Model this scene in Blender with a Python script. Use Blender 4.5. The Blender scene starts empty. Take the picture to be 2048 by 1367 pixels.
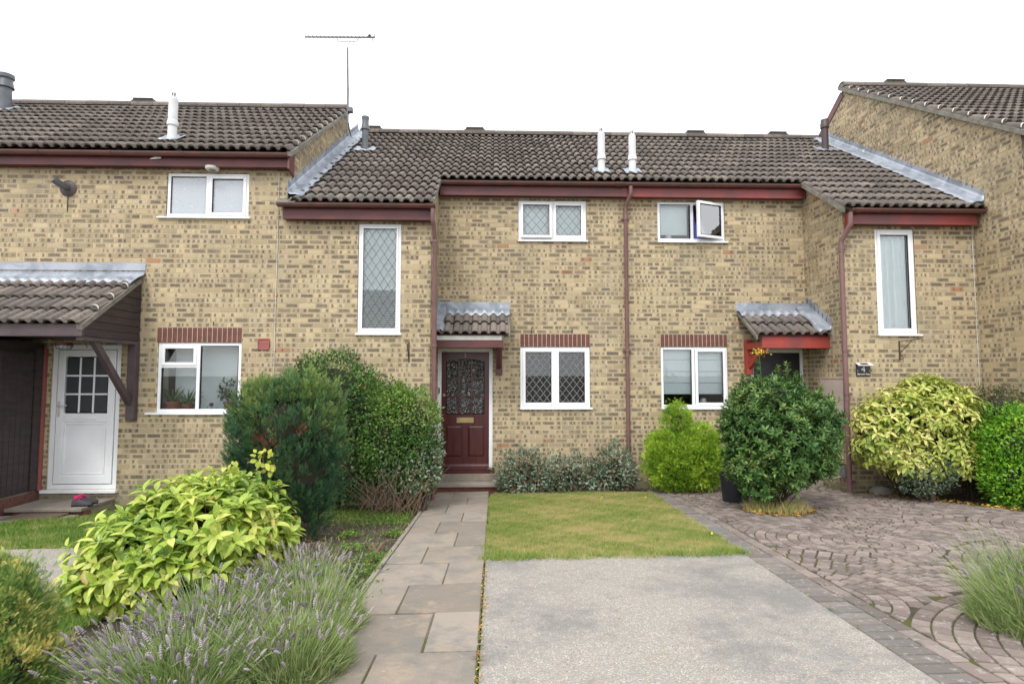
import bpy, math, random
import numpy as np
from mathutils import Matrix, Vector, Euler
random.seed(7); RNG = np.random.default_rng(7)
SC = bpy.context.scene; COL = SC.collection
# ---------------------------------------------------------------- camera, sky, sun, exposure
FPX, CXP, CYP = 1100.0, 1024.0, 683.5
YAW, PIT = math.atan(35/FPX), math.atan(67/FPX)
CAM = np.array([0., 0., 1.65])
cd = bpy.data.cameras.new('camera'); cam = bpy.data.objects.new('camera', cd); COL.objects.link(cam)
cam.location = CAM; cam.rotation_euler = (math.pi/2+PIT, 0, -YAW)
cd.sensor_width = 36; cd.lens = 36*FPX/2048; cd.clip_start = .05; cd.clip_end = 3000
SC.camera = cam
SUN_EL, SUN_AZ = math.radians(52), math.radians(205)      # azimuth clockwise from +Y
W = bpy.data.worlds.new('World'); SC.world = W; W.use_nodes = True
nt = W.node_tree; nt.nodes.clear()
sky = nt.nodes.new('ShaderNodeTexSky'); sky.sky_type = 'NISHITA'; sky.sun_disc = False
sky.sun_elevation = SUN_EL; sky.sun_rotation = SUN_AZ; sky.dust_density = 3; sky.air_density = 1
mx = nt.nodes.new('ShaderNodeMix'); mx.data_type = 'RGBA'; mx.inputs[0].default_value = .82
mx.inputs[7].default_value = (15.2, 15.4, 15.8, 1)                # even white cloud cover
bg = nt.nodes.new('ShaderNodeBackground'); bg.inputs[1].default_value = .1
out = nt.nodes.new('ShaderNodeOutputWorld')
nt.links.new(sky.outputs[0], mx.inputs[6]); nt.links.new(mx.outputs[2], bg.inputs[0]); nt.links.new(bg.outputs[0], out.inputs[0])
sl = bpy.data.lights.new('sun', 'SUN'); sl.energy = 1.5; sl.angle = math.radians(14); sl.color = (1, .96, .9)
so = bpy.data.objects.new('sun', sl); COL.objects.link(so); so.location = (0, 0, 30)
sd = Vector((math.sin(SUN_AZ)*math.cos(SUN_EL), math.cos(SUN_AZ)*math.cos(SUN_EL), math.sin(SUN_EL)))
so.rotation_euler = sd.to_track_quat('Z', 'Y').to_euler()
SC.view_settings.view_transform = 'Standard'; SC.view_settings.look = 'None'
SC.view_settings.gamma = 1; SC.view_settings.use_curve_mapping = False; SC.view_settings.exposure = .52
SC.render.engine = 'CYCLES'

# ---------------------------------------------------------------- survey helpers (photo measurements -> metres)
_f = np.array([math.sin(YAW)*math.cos(PIT), math.cos(YAW)*math.cos(PIT), math.sin(PIT)])
_r = np.array([math.cos(YAW), -math.sin(YAW), 0.]); _u = np.cross(_r, _f)
def ray(px, py): return _f*FPX + _r*(px-CXP) - _u*(py-CYP)
def PY(px, py, Y): d = ray(px, py); return CAM + d*(Y/d[1])
def PX(px, py, X): d = ray(px, py); return CAM + d*(X/d[0])
def GP(px, py): d = ray(px, py); return CAM + d*((.337-CAM[2])/(d[2]+.066*d[1]-.012*d[0]))
def PR(px, py, z0, y0, s): d = ray(px, py); return CAM + d*((z0-s*y0-CAM[2])/(d[2]-s*d[1]))
def proj(p):
    v = np.array(p)-CAM; z = v@_f
    return (CXP+FPX*(v@_r)/z, CYP-FPX*(v@_u)/z) if z > .1 else (-9e9, -9e9)
def zg(x, y): return .337 - .066*min(max(y, -3), 9.8) + .012*min(max(x, -12), 14)
def zgv(x, y): return .337 - .066*np.clip(y, -3, 9.8) + .012*np.clip(x, -12, 14)

# ---------------------------------------------------------------- materials
def M(name): m = bpy.data.materials.new(name); m.use_nodes = True; m.node_tree.nodes.clear(); return m, m.node_tree
def N(t, k, **kw):
    n = t.nodes.new(k)
    for a, b in kw.items(): setattr(n, a, b)
    return n
def L(t, a, b): t.links.new(a, b)
def setin(n, i, v):
    n.inputs[i].default_value = v
def math_(t, op, a, b=None, c=None, clamp=False):
    n = N(t, 'ShaderNodeMath', operation=op); n.use_clamp = clamp
    for i, x in enumerate((a, b, c)):
        if x is None: continue
        if isinstance(x, (int, float)): n.inputs[i].default_value = x
        else: L(t, x, n.inputs[i])
    return n.outputs[0]
def mixc(t, f, a, b):
    n = N(t, 'ShaderNodeMix', data_type='RGBA')
    for i, x in ((0, f), (6, a), (7, b)):
        if isinstance(x, (int, float)): n.inputs[i].default_value = x
        elif isinstance(x, tuple): n.inputs[i].default_value = (*x, 1) if len(x) == 3 else x
        else: L(t, x, n.inputs[i])
    return n.outputs[2]
def noise(t, sc, det=3, vec=None, rough=.55, dist=0):
    n = N(t, 'ShaderNodeTexNoise'); n.inputs['Scale'].default_value = sc; n.inputs['Detail'].default_value = det
    n.inputs['Roughness'].default_value = rough; n.inputs['Distortion'].default_value = dist
    if vec is None:
        vec = N(t, 'ShaderNodeNewGeometry').outputs['Position']
    L(t, vec, n.inputs['Vector']); return n.outputs['Fac']
def ramp(t, f, a, b, c0=0., c1=1.):
    n = N(t, 'ShaderNodeMapRange'); L(t, f, n.inputs[0])
    for i, v in ((1, a), (2, b), (3, c0), (4, c1)): n.inputs[i].default_value = v
    n.interpolation_type = 'SMOOTHSTEP'; return n.outputs[0]
def scalev(t, v, s):
    n = N(t, 'ShaderNodeVectorMath', operation='MULTIPLY'); L(t, v, n.inputs[0]); n.inputs[1].default_value = s; return n.outputs[0]
def pos(t): return N(t, 'ShaderNodeNewGeometry').outputs['Position']
def finish(t, col, rough=.7, metal=0, bump=None, bs=.3, bd=.01, spec=None, trans=None):
    p = N(t, 'ShaderNodeBsdfPrincipled'); o = N(t, 'ShaderNodeOutputMaterial')
    if isinstance(col, tuple): p.inputs['Base Color'].default_value = (*col, 1)
    else: L(t, col, p.inputs['Base Color'])
    if isinstance(rough, (int, float)): p.inputs['Roughness'].default_value = rough
    else: L(t, rough, p.inputs['Roughness'])
    p.inputs['Metallic'].default_value = metal
    if spec is not None: p.inputs['Specular IOR Level'].default_value = spec
    if bump is not None:
        b = N(t, 'ShaderNodeBump'); b.inputs['Strength'].default_value = bs; b.inputs['Distance'].default_value = bd
        L(t, bump, b.inputs['Height']); L(t, b.outputs[0], p.inputs['Normal'])
    if trans:
        tr = N(t, 'ShaderNodeBsdfTranslucent'); L(t, col, tr.inputs[0]) if not isinstance(col, tuple) else None
        ms = N(t, 'ShaderNodeMixShader'); ms.inputs[0].default_value = trans
        L(t, p.outputs[0], ms.inputs[1]); L(t, tr.outputs[0], ms.inputs[2]); L(t, ms.outputs[0], o.inputs[0])
    else: L(t, p.outputs[0], o.inputs[0])
def painted(name, c1, c2, rough=.5, sc=6, bs=.15, wear=None, wamt=.62, stretch=(1, 1, 1)):
    m, t = M(name); v = scalev(t, pos(t), stretch)
    n1 = noise(t, sc, 5, v); col = mixc(t, ramp(t, n1, .3, .7), c1, c2)
    fine = noise(t, sc*14, 3, v)
    if wear is not None: col = mixc(t, ramp(t, noise(t, sc*2.3, 6, v, .7), wamt, wamt+.05), col, wear)
    finish(t, col, rough, bump=fine, bs=bs, bd=.003); return m
MAT = {}
MAT['white'] = painted('white_upvc', (.83, .84, .86), (.76, .77, .79), .28, 3, .02)
MAT['offwhite'] = painted('aged_white_trim', (.62, .62, .58), (.48, .48, .44), .5, 5, .1)
MAT['maroon'] = painted('maroon_paint', (.135, .036, .034), (.085, .026, .028), .5, 3, .2, (.26, .21, .19), .69, (1, 1, 2))
MAT['red'] = painted('red_paint', (.36, .045, .03), (.2, .04, .035), .45, 2.2, .2, (.3, .2, .18), .74)
MAT['fascia4'] = painted('faded_red_paint', (.27, .045, .04), (.13, .04, .04), .5, 1.6, .2, (.4, .3, .28), .73)
MAT['pvc'] = painted('brown_plastic', (.155, .062, .052), (.1, .052, .046), .38, 5, .05, (.12, .11, .08), .66)
MAT['pipe'] = painted('faded_brown_plastic', (.2, .105, .1), (.155, .085, .08), .45, 4, .05)
MAT['darkwood'] = painted('dark_brown_boards', (.05, .034, .034), (.03, .021, .022), .6, 5, .3, stretch=(1, 1, 4))
MAT['darkwood_beam'] = painted('faded_brown_beam', (.09, .062, .066), (.06, .042, .045), .6, 5, .3)
MAT['doorwood'] = painted('mahogany_varnish', (.085, .017, .017), (.05, .011, .012), .28, 5, .1, stretch=(4, 1, .6))
MAT['blackdoor'] = painted('black_door_skin', (.012, .012, .015), (.02, .018, .022), .35, 5, .1)
MAT['seal'] = painted('black_gasket', (.01, .01, .01), (.015, .015, .015), .6)
MAT['brass'] = painted('aged_brass', (.5, .38, .16), (.35, .26, .12), .3)
MAT['chrome'] = painted('brushed_metal', (.6, .6, .6), (.5, .5, .5), .25)
MAT['iron'] = painted('rusty_black_iron', (.02, .018, .018), (.07, .035, .02), .6, 30)
MAT['greypipe'] = painted('grey_plastic_pipe', (.12, .13, .15), (.08, .09, .1), .45, 6, .05)
MAT['brownpipe'] = painted('brown_vent_pipe', (.07, .045, .045), (.05, .035, .035), .5, 6, .05)
MAT['flue'] = painted('white_flue', (.66, .67, .68), (.56, .57, .58), .4, 6, .05)
MAT['alum'] = painted('weathered_aluminium', (.2, .2, .21), (.13, .13, .14), .4, 20)
MAT['redvent'] = painted('red_air_vent', (.33, .09, .08), (.26, .08, .07), .5)
MAT['meter'] = painted('beige_meter_box', (.52, .42, .37), (.46, .37, .33), .45, 3, .03)
MAT['terracotta'] = painted('terracotta', (.32, .1, .05), (.24, .08, .045), .7, 10)
MAT['blackplastic'] = painted('black_plastic', (.012, .014, .02), (.02, .022, .03), .4)
MAT['cable'] = painted('white_cable', (.6, .59, .55), (.45, .44, .4), .5)
MAT['pinkfabric'] = painted('pink_fabric', (.6, .03, .16), (.45, .02, .1), .8)
MAT['shoe'] = painted('dark_shoe', (.03, .028, .035), (.05, .045, .055), .7)
MAT['mat'] = painted('doormat', (.1, .07, .05), (.14, .1, .07), .95, 40, .6)
MAT['lining'] = painted('room_plaster', (.42, .42, .4), (.38, .38, .36), .9)
MAT['blind'] = painted('white_blind', (.86, .89, .9), (.82, .85, .86), .7)
MAT['bluecloth'] = painted('blue_cloth', (.09, .12, .5), (.06, .08, .35), .8)
MAT['china'] = painted('white_ceramic', (.7, .7, .7), (.6, .6, .6), .2)
MAT['brownfur'] = painted('brown_glaze', (.12, .06, .03), (.08, .04, .02), .3)
MAT['black'] = painted('black_gloss', (.01, .01, .012), (.012, .012, .014), .2)
MAT['signwhite'] = painted('sign_white', (.75, .75, .75), (.75, .75, .75), .5)
MAT['leadwhite'] = painted('pale_lead_strip', (.28, .29, .3), (.22, .23, .24), .4)
MAT['leadgrey'] = painted('grey_lead_strip', (.16, .17, .18), (.12, .13, .14), .4)
MAT['clip'] = painted('white_clip', (.72, .7, .64), (.6, .58, .5), .5)
MAT['stone'] = painted('cement_bedding', (.24, .225, .19), (.14, .135, .11), .95, 9, .6, (.1, .11, .05), .6)
MAT['bark'] = painted('bark', (.09, .065, .045), (.05, .035, .025), .9, 30, .6)
MAT['deadtwig'] = painted('dead_twigs', (.24, .17, .11), (.16, .11, .075), .9, 30, .3)
def lead_mat():
    m, t = M('lead_flashing'); n1 = noise(t, 3.5, 5, dist=.6); n2 = noise(t, 25, 3)
    c = mixc(t, ramp(t, n1, .35, .65), (.22, .25, .29), (.36, .39, .44))
    c = mixc(t, ramp(t, noise(t, 9, 5), .6, .72), c, (.48, .5, .52))
    finish(t, c, .5, .35, bump=n1, bs=.5, bd=.03); return m
MAT['lead'] = lead_mat()
def glass_mat(name, tint=(.95, .98, .98), refl=.14, rough=0., bump=0, bsc=20, dark=None):
    m, t = M(name); o = N(t, 'ShaderNodeOutputMaterial')
    g = N(t, 'ShaderNodeBsdfGlossy'); g.inputs['Roughness'].default_value = rough
    fr = N(t, 'ShaderNodeFresnel'); fr.inputs[0].default_value = 1.45
    f = math_(t, 'ADD', math_(t, 'MULTIPLY', fr.outputs[0], 1.2), refl-.04, clamp=True)
    if bump:
        b = N(t, 'ShaderNodeBump'); b.inputs['Strength'].default_value = 1; b.inputs['Distance'].default_value = bump
        L(t, noise(t, bsc, 2, dist=1.5), b.inputs['Height']); L(t, b.outputs[0], g.inputs['Normal'])
    if dark:
        s = N(t, 'ShaderNodeBsdfDiffuse'); s.inputs[0].default_value = (*dark, 1)
    else:
        s = N(t, 'ShaderNodeBsdfTransparent'); s.inputs[0].default_value = (*tint, 1)
    ms = N(t, 'ShaderNodeMixShader'); L(t, f, ms.inputs[0]); L(t, s.outputs[0], ms.inputs[1]); L(t, g.outputs[0], ms.inputs[2])
    L(t, ms.outputs[0], o.inputs[0]); return m
MAT['glass'] = glass_mat('window_glass', refl=.06)
MAT['skyglass'] = glass_mat('reflective_window_glass', tint=(.8, .85, .85), refl=.34)
MAT['obscure'] = glass_mat('textured_door_glass', refl=.24, rough=.04, bump=.07, bsc=17, dark=(.02, .022, .022))
MAT['doorglass'] = glass_mat('dark_door_glass', refl=.05, rough=.12, bump=.004, bsc=60, dark=(.045, .048, .052))
MAT['frost'] = glass_mat('frosted_glass', refl=.16, rough=.16, bump=.006, bsc=22, dark=(.36, .40, .44))
def brick_mat():
    m, t = M('yellow_stock_brick')
    uv = N(t, 'ShaderNodeUVMap'); uv.uv_map = 'UVMap'; sx = N(t, 'ShaderNodeSeparateXYZ'); L(t, uv.outputs[0], sx.inputs[0])
    p = pos(t); nz = noise(t, 55, 3, p); ns = math_(t, 'MULTIPLY', math_(t, 'SUBTRACT', nz, .5), .030)
    def spot(an):
        a = N(t, 'ShaderNodeAttribute', attribute_name=an); s = N(t, 'ShaderNodeSeparateXYZ'); L(t, a.outputs['Vector'], s.inputs[0])
        du = math_(t, 'SUBTRACT', math_(t, 'ABSOLUTE', math_(t, 'SUBTRACT', sx.outputs[0], s.outputs[0])), s.outputs[1])
        dv = math_(t, 'SUBTRACT', math_(t, 'ABSOLUTE', math_(t, 'SUBTRACT', sx.outputs[1], .0325)), .0235)
        d = math_(t, 'ADD', math_(t, 'MAXIMUM', du, dv), ns)
        return math_(t, 'MULTIPLY', ramp(t, d, .006, -.006), s.outputs[2])
    k = math_(t, 'MAXIMUM', spot('spota'), math_(t, 'MAXIMUM', spot('spotb'), spot('spotc')))
    k = math_(t, 'MULTIPLY', k, ramp(t, noise(t, 110, 3, p, .7), .3, .6, .5, 1))
    a = N(t, 'ShaderNodeAttribute', attribute_name='tone'); s = N(t, 'ShaderNodeSeparateXYZ'); L(t, a.outputs['Vector'], s.inputs[0])
    c = mixc(t, s.outputs[0], (.31, .245, .145), (.54, .43, .26))
    c = mixc(t, math_(t, 'MULTIPLY', s.outputs[1], .5), c, (.44, .37, .27))
    c = mixc(t, ramp(t, s.outputs[2], .985, .99), c, (.36, .2, .11))
    c = mixc(t, ramp(t, noise(t, 80, 4, p), .45, .7, 0, .35), c, (.25, .18, .1))
    dk = mixc(t, noise(t, 9, 2, p), (.052, .042, .038), (.12, .096, .075)); c = mixc(t, k, c, dk)
    # weathering: damp staining low down and large pale/dirty patches
    sp = N(t, 'ShaderNodeSeparateXYZ'); L(t, p, sp.inputs[0])
    big = noise(t, 1.1, 6, p, .65)
    c = mixc(t, ramp(t, big, .48, .68, 0, .35), c, (.2, .175, .125)); c = mixc(t, ramp(t, noise(t, 2.3, 5, p, .7), .56, .7, 0, .3), c, (.5, .43, .3))
    c = mixc(t, ramp(t, noise(t, 1, 5, scalev(t, p, (7, 7, .7)), .65), .55, .72, 0, .3), c, (.16, .135, .1))
    damp = math_(t, 'ADD', sp.outputs[2], math_(t, 'MULTIPLY', noise(t, 2.5, 4, p), .7))
    c = mixc(t, ramp(t, damp, .72, .05, 0, .6), c, (.12, .12, .075))
    finish(t, c, .9, bump=noise(t, 130, 3, p), bs=.5, bd=.003); return m
MAT['brick'] = brick_mat()
def mortar_mat(name, c1, c2):
    m, t = M(name); p = pos(t); sp = N(t, 'ShaderNodeSeparateXYZ'); L(t, p, sp.inputs[0])
    c = mixc(t, noise(t, 3, 5, p), c1, c2)
    damp = math_(t, 'ADD', sp.outputs[2], math_(t, 'MULTIPLY', noise(t, 2.5, 4, p), .7))
    c = mixc(t, ramp(t, damp, .62, .05, 0, .6), c, (.13, .13, .09))
    finish(t, c, .95, bump=noise(t, 150, 3, p), bs=.4, bd=.003); return m
MAT['mortar'] = mortar_mat('pale_mortar', (.60, .53, .38), (.50, .43, .3))
MAT['mortarl'] = mortar_mat('light_mortar', (.55, .5, .4), (.48, .42, .33))
MAT['soldier'] = painted('red_brown_brick', (.17, .065, .05), (.12, .05, .04), .9, 14, .4)
def tile_mat():
    m, t = M('weathered_concrete_tile'); p = pos(t); oi = N(t, 'ShaderNodeObjectInfo')
    c = mixc(t, oi.outputs['Random'], (.11, .094, .085), (.225, .19, .165))
    c = mixc(t, ramp(t, noise(t, 1.1, 4, p), .4, .65, 0, .55), c, (.14, .115, .105))
    c = mixc(t, ramp(t, noise(t, 28, 4, p), .5, .72, 0, .8), c, (.05, .05, .042))
    c = mixc(t, ramp(t, noise(t, 7, 6, p, .7), .58, .7, 0, .6), c, (.13, .13, .055))
    c = mixc(t, ramp(t, noise(t, 19, 3, p, .7), .70, .74, 0, .9), c, (.38, .38, .32))
    c = mixc(t, ramp(t, noise(t, 11, 3, p, .5), .74, .78, 0, .9), c, (.36, .2, .03))
    finish(t, c, .95, bump=noise(t, 90, 4, p), bs=.7, bd=.005); return m
MAT['tile'] = tile_mat()
MAT['tilenose'] = painted('shade_lichen_tile_nose', (.075, .065, .058), (.13, .115, .09), 1, 30, .5, (.22, .22, .15), .64)  # shadow under the tile rolls put into the nose colour, plus lichen
def concrete_mat():
    m, t = M('exposed_aggregate_concrete'); p = pos(t)
    v = N(t, 'ShaderNodeTexVoronoi'); v.inputs['Scale'].default_value = 170; L(t, p, v.inputs['Vector'])
    hs = N(t, 'ShaderNodeSeparateColor'); L(t, v.outputs['Color'], hs.inputs[0])
    c = mixc(t, ramp(t, hs.outputs[0], .1, .9), (.24, .225, .204), (.325, .305, .275))
    c = mixc(t, ramp(t, hs.outputs[1], .92, .94), c, (.5, .475, .42)); c = mixc(t, ramp(t, hs.outputs[2], .90, .94), c, (.19, .17, .15))
    c = mixc(t, ramp(t, hs.outputs[1], .1, .06), c, (.4, .31, .22))
    c = mixc(t, ramp(t, noise(t, .8, 7, p, .72), .46, .66, 0, .75), c, (.15, .148, .145))
    c = mixc(t, ramp(t, noise(t, 6, 6, p, .7), .52, .7, 0, .4), c, (.14, .135, .13))
    c = mixc(t, ramp(t, noise(t, 9, 2, p), .76, .79, 0, .8), c, (.05, .045, .04))
    finish(t, c, .92, bump=v.outputs['Distance'], bs=.35, bd=.004); return m
MAT['concrete'] = concrete_mat()
def slab_mat():
    m, t = M('riven_paving_slab'); p = pos(t); oi = N(t, 'ShaderNodeObjectInfo')
    c = mixc(t, oi.outputs['Random'], (.215, .185, .15), (.31, .27, .225))
    c = mixc(t, ramp(t, noise(t, 4, 6, p, .65), .42, .68, 0, .65), c, (.165, .155, .14))
    c = mixc(t, ramp(t, noise(t, 5, 6, p, .65), .52, .68, 0, .6), c, (.36, .28, .2))
    c = mixc(t, ramp(t, noise(t, 13, 3, p, .6), .7, .74, 0, .8), c, (.46, .44, .4))
    c = mixc(t, ramp(t, noise(t, 60, 3, p, .6), .6, .75, 0, .5), c, (.11, .1, .09))
    finish(t, c, .93, bump=noise(t, 20, 7, p, .75), bs=.8, bd=.014); return m
MAT['slab'] = slab_mat()
def block_mat():
    m, t = M('weathered_paving_block'); p = pos(t)
    a = N(t, 'ShaderNodeAttribute', attribute_name='cv').outputs['Fac']; b = N(t, 'ShaderNodeAttribute', attribute_name='hv').outputs['Fac']
    c = mixc(t, a, (.12, .092, .08), (.28, .225, .198)); c = mixc(t, b, c, (.15, .145, .135))
    c = mixc(t, ramp(t, noise(t, 6, 5, p, .7), .5, .68, 0, .6), c, (.12, .115, .105))
    c = mixc(t, ramp(t, noise(t, 22, 5, p, .75), .56, .64, 0, .7), c, (.37, .34, .31))
    finish(t, c, .95, bump=noise(t, 45, 4, p), bs=.6, bd=.006); return m
MAT['block'] = block_mat()
def soil_mat(name, c1, c2, c3, moss=.6):
    m, t = M(name); p = pos(t)
    c = mixc(t, ramp(t, noise(t, 18, 6, p, .7), .35, .65), c1, c2)
    c = mixc(t, ramp(t, noise(t, 2.2, 5, p, .6), moss, moss+.12), c, c3)
    finish(t, c, 1, bump=noise(t, 25, 6, p, .75), bs=1, bd=.04); return m
MAT['soil'] = soil_mat('garden_soil', (.055, .042, .032), (.12, .095, .075), (.09, .12, .03), .62)
MAT['jointsand'] = soil_mat('sandy_slab_joint', (.16, .135, .10), (.22, .19, .15), (.12, .12, .035), .5)
MAT['joint'] = soil_mat('mossy_joint_sand', (.06, .05, .038), (.11, .09, .062), (.11, .115, .02), .44)
MAT['turfbase'] = soil_mat('turf_base', (.2, .24, .06), (.3, .27, .12), (.24, .3, .08), .5)
def leaf_mat(name, cols, rough=.5, trans=.25, spot=None, spec=.4):
    """cols: dark, mid, light picked per leaf by the attribute cv"""
    m, t = M(name); a = N(t, 'ShaderNodeAttribute', attribute_name='cv').outputs['Fac']
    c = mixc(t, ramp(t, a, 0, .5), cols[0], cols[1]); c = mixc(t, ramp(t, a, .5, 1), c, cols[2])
    if len(cols) > 3: c = mixc(t, ramp(t, a, 1.2, 1.3), c, cols[3])
    if spot:
        c = mixc(t, ramp(t, noise(t, spot[1], 2), spot[2], spot[2]+.06), c, spot[0])
    finish(t, c, rough, trans=trans, spec=spec); return m
MAT['l_conifer'] = leaf_mat('dark_conifer_needles', [(.034, .09, .046), (.072, .16, .06), (.21, .29, .07), (.19, .09, .05)], .6, .15)
MAT['l_lime'] = leaf_mat('lime_conifer_sprigs', [(.08, .18, .015), (.25, .42, .03), (.50, .64, .07)], .6, .2)
MAT['l_gold'] = leaf_mat('golden_conifer_sprigs', [(.09, .18, .045), (.19, .31, .07), (.72, .62, .2)], .6, .2)
MAT['l_privet'] = leaf_mat('privet_leaves', [(.035, .09, .025), (.09, .2, .035), (.22, .34, .06), (.28, .19, .08)], .45, .25)
MAT['l_laurel'] = leaf_mat('bay_leaves', [(.045, .11, .03), (.1, .205, .05), (.25, .35, .1), (.3, .26, .07)], .38, .22)
MAT['l_aucuba'] = leaf_mat('variegated_leaves', [(.12, .24, .03), (.33, .46, .06), (.62, .64, .16), (.5, .36, .12)], .34, .3, ((.62, .62, .2), 90, .6))
MAT['l_aucuba2'] = leaf_mat('spotted_leaves', [(.16, .26, .04), (.42, .48, .09), (.74, .70, .26), (.5, .3, .1)], .34, .3, ((.18, .30, .05), 80, .60))
MAT['l_hedge'] = leaf_mat('bright_hedge_leaves', [(.04, .15, .01), (.14, .34, .02), (.32, .52, .04)], .45, .3)
MAT['l_brownhedge'] = leaf_mat('olive_hedge_leaves', [(.05, .07, .025), (.1, .12, .04), (.2, .13, .06)], .6, .2)
MAT['l_grey'] = leaf_mat('grey_green_leaves', [(.07, .11, .065), (.16, .22, .14), (.30, .37, .27), (.25, .17, .10)], .7, .2)
MAT['l_grass'] = leaf_mat('grass_blades', [(.12, .25, .03), (.3, .37, .09), (.56, .47, .22), (.58, .46, .28)], .6, .3)
MAT['l_lavleaf'] = leaf_mat('lavender_stems', [(.12, .19, .06), (.24, .34, .1), (.4, .43, .22), (.36, .33, .25)], .7, .25)
MAT['l_lavflower'] = leaf_mat('faded_lavender_spikes', [(.2, .165, .185), (.32, .275, .3), (.48, .42, .44)], .8, .1)
MAT['l_litter'] = leaf_mat('fallen_leaves', [(.22, .09, .03), (.38, .2, .05), (.6, .42, .06)], .7, .1)
MAT['l_flower'] = leaf_mat('yellow_petals', [(.7, .5, .02), (.8, .6, .03), (.85, .7, .1), (.5, .06, .01)], .6, .2)
MAT['l_pale'] = leaf_mat('yellow_green_leaves', [(.3, .38, .04), (.5, .52, .08), (.6, .58, .16)], .5, .35)
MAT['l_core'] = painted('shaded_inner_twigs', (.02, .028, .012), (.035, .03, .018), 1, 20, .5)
MAT['l_weed'] = leaf_mat('weeds', [(.06, .14, .02), (.12, .24, .03), (.22, .33, .05)], .6, .3)
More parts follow.
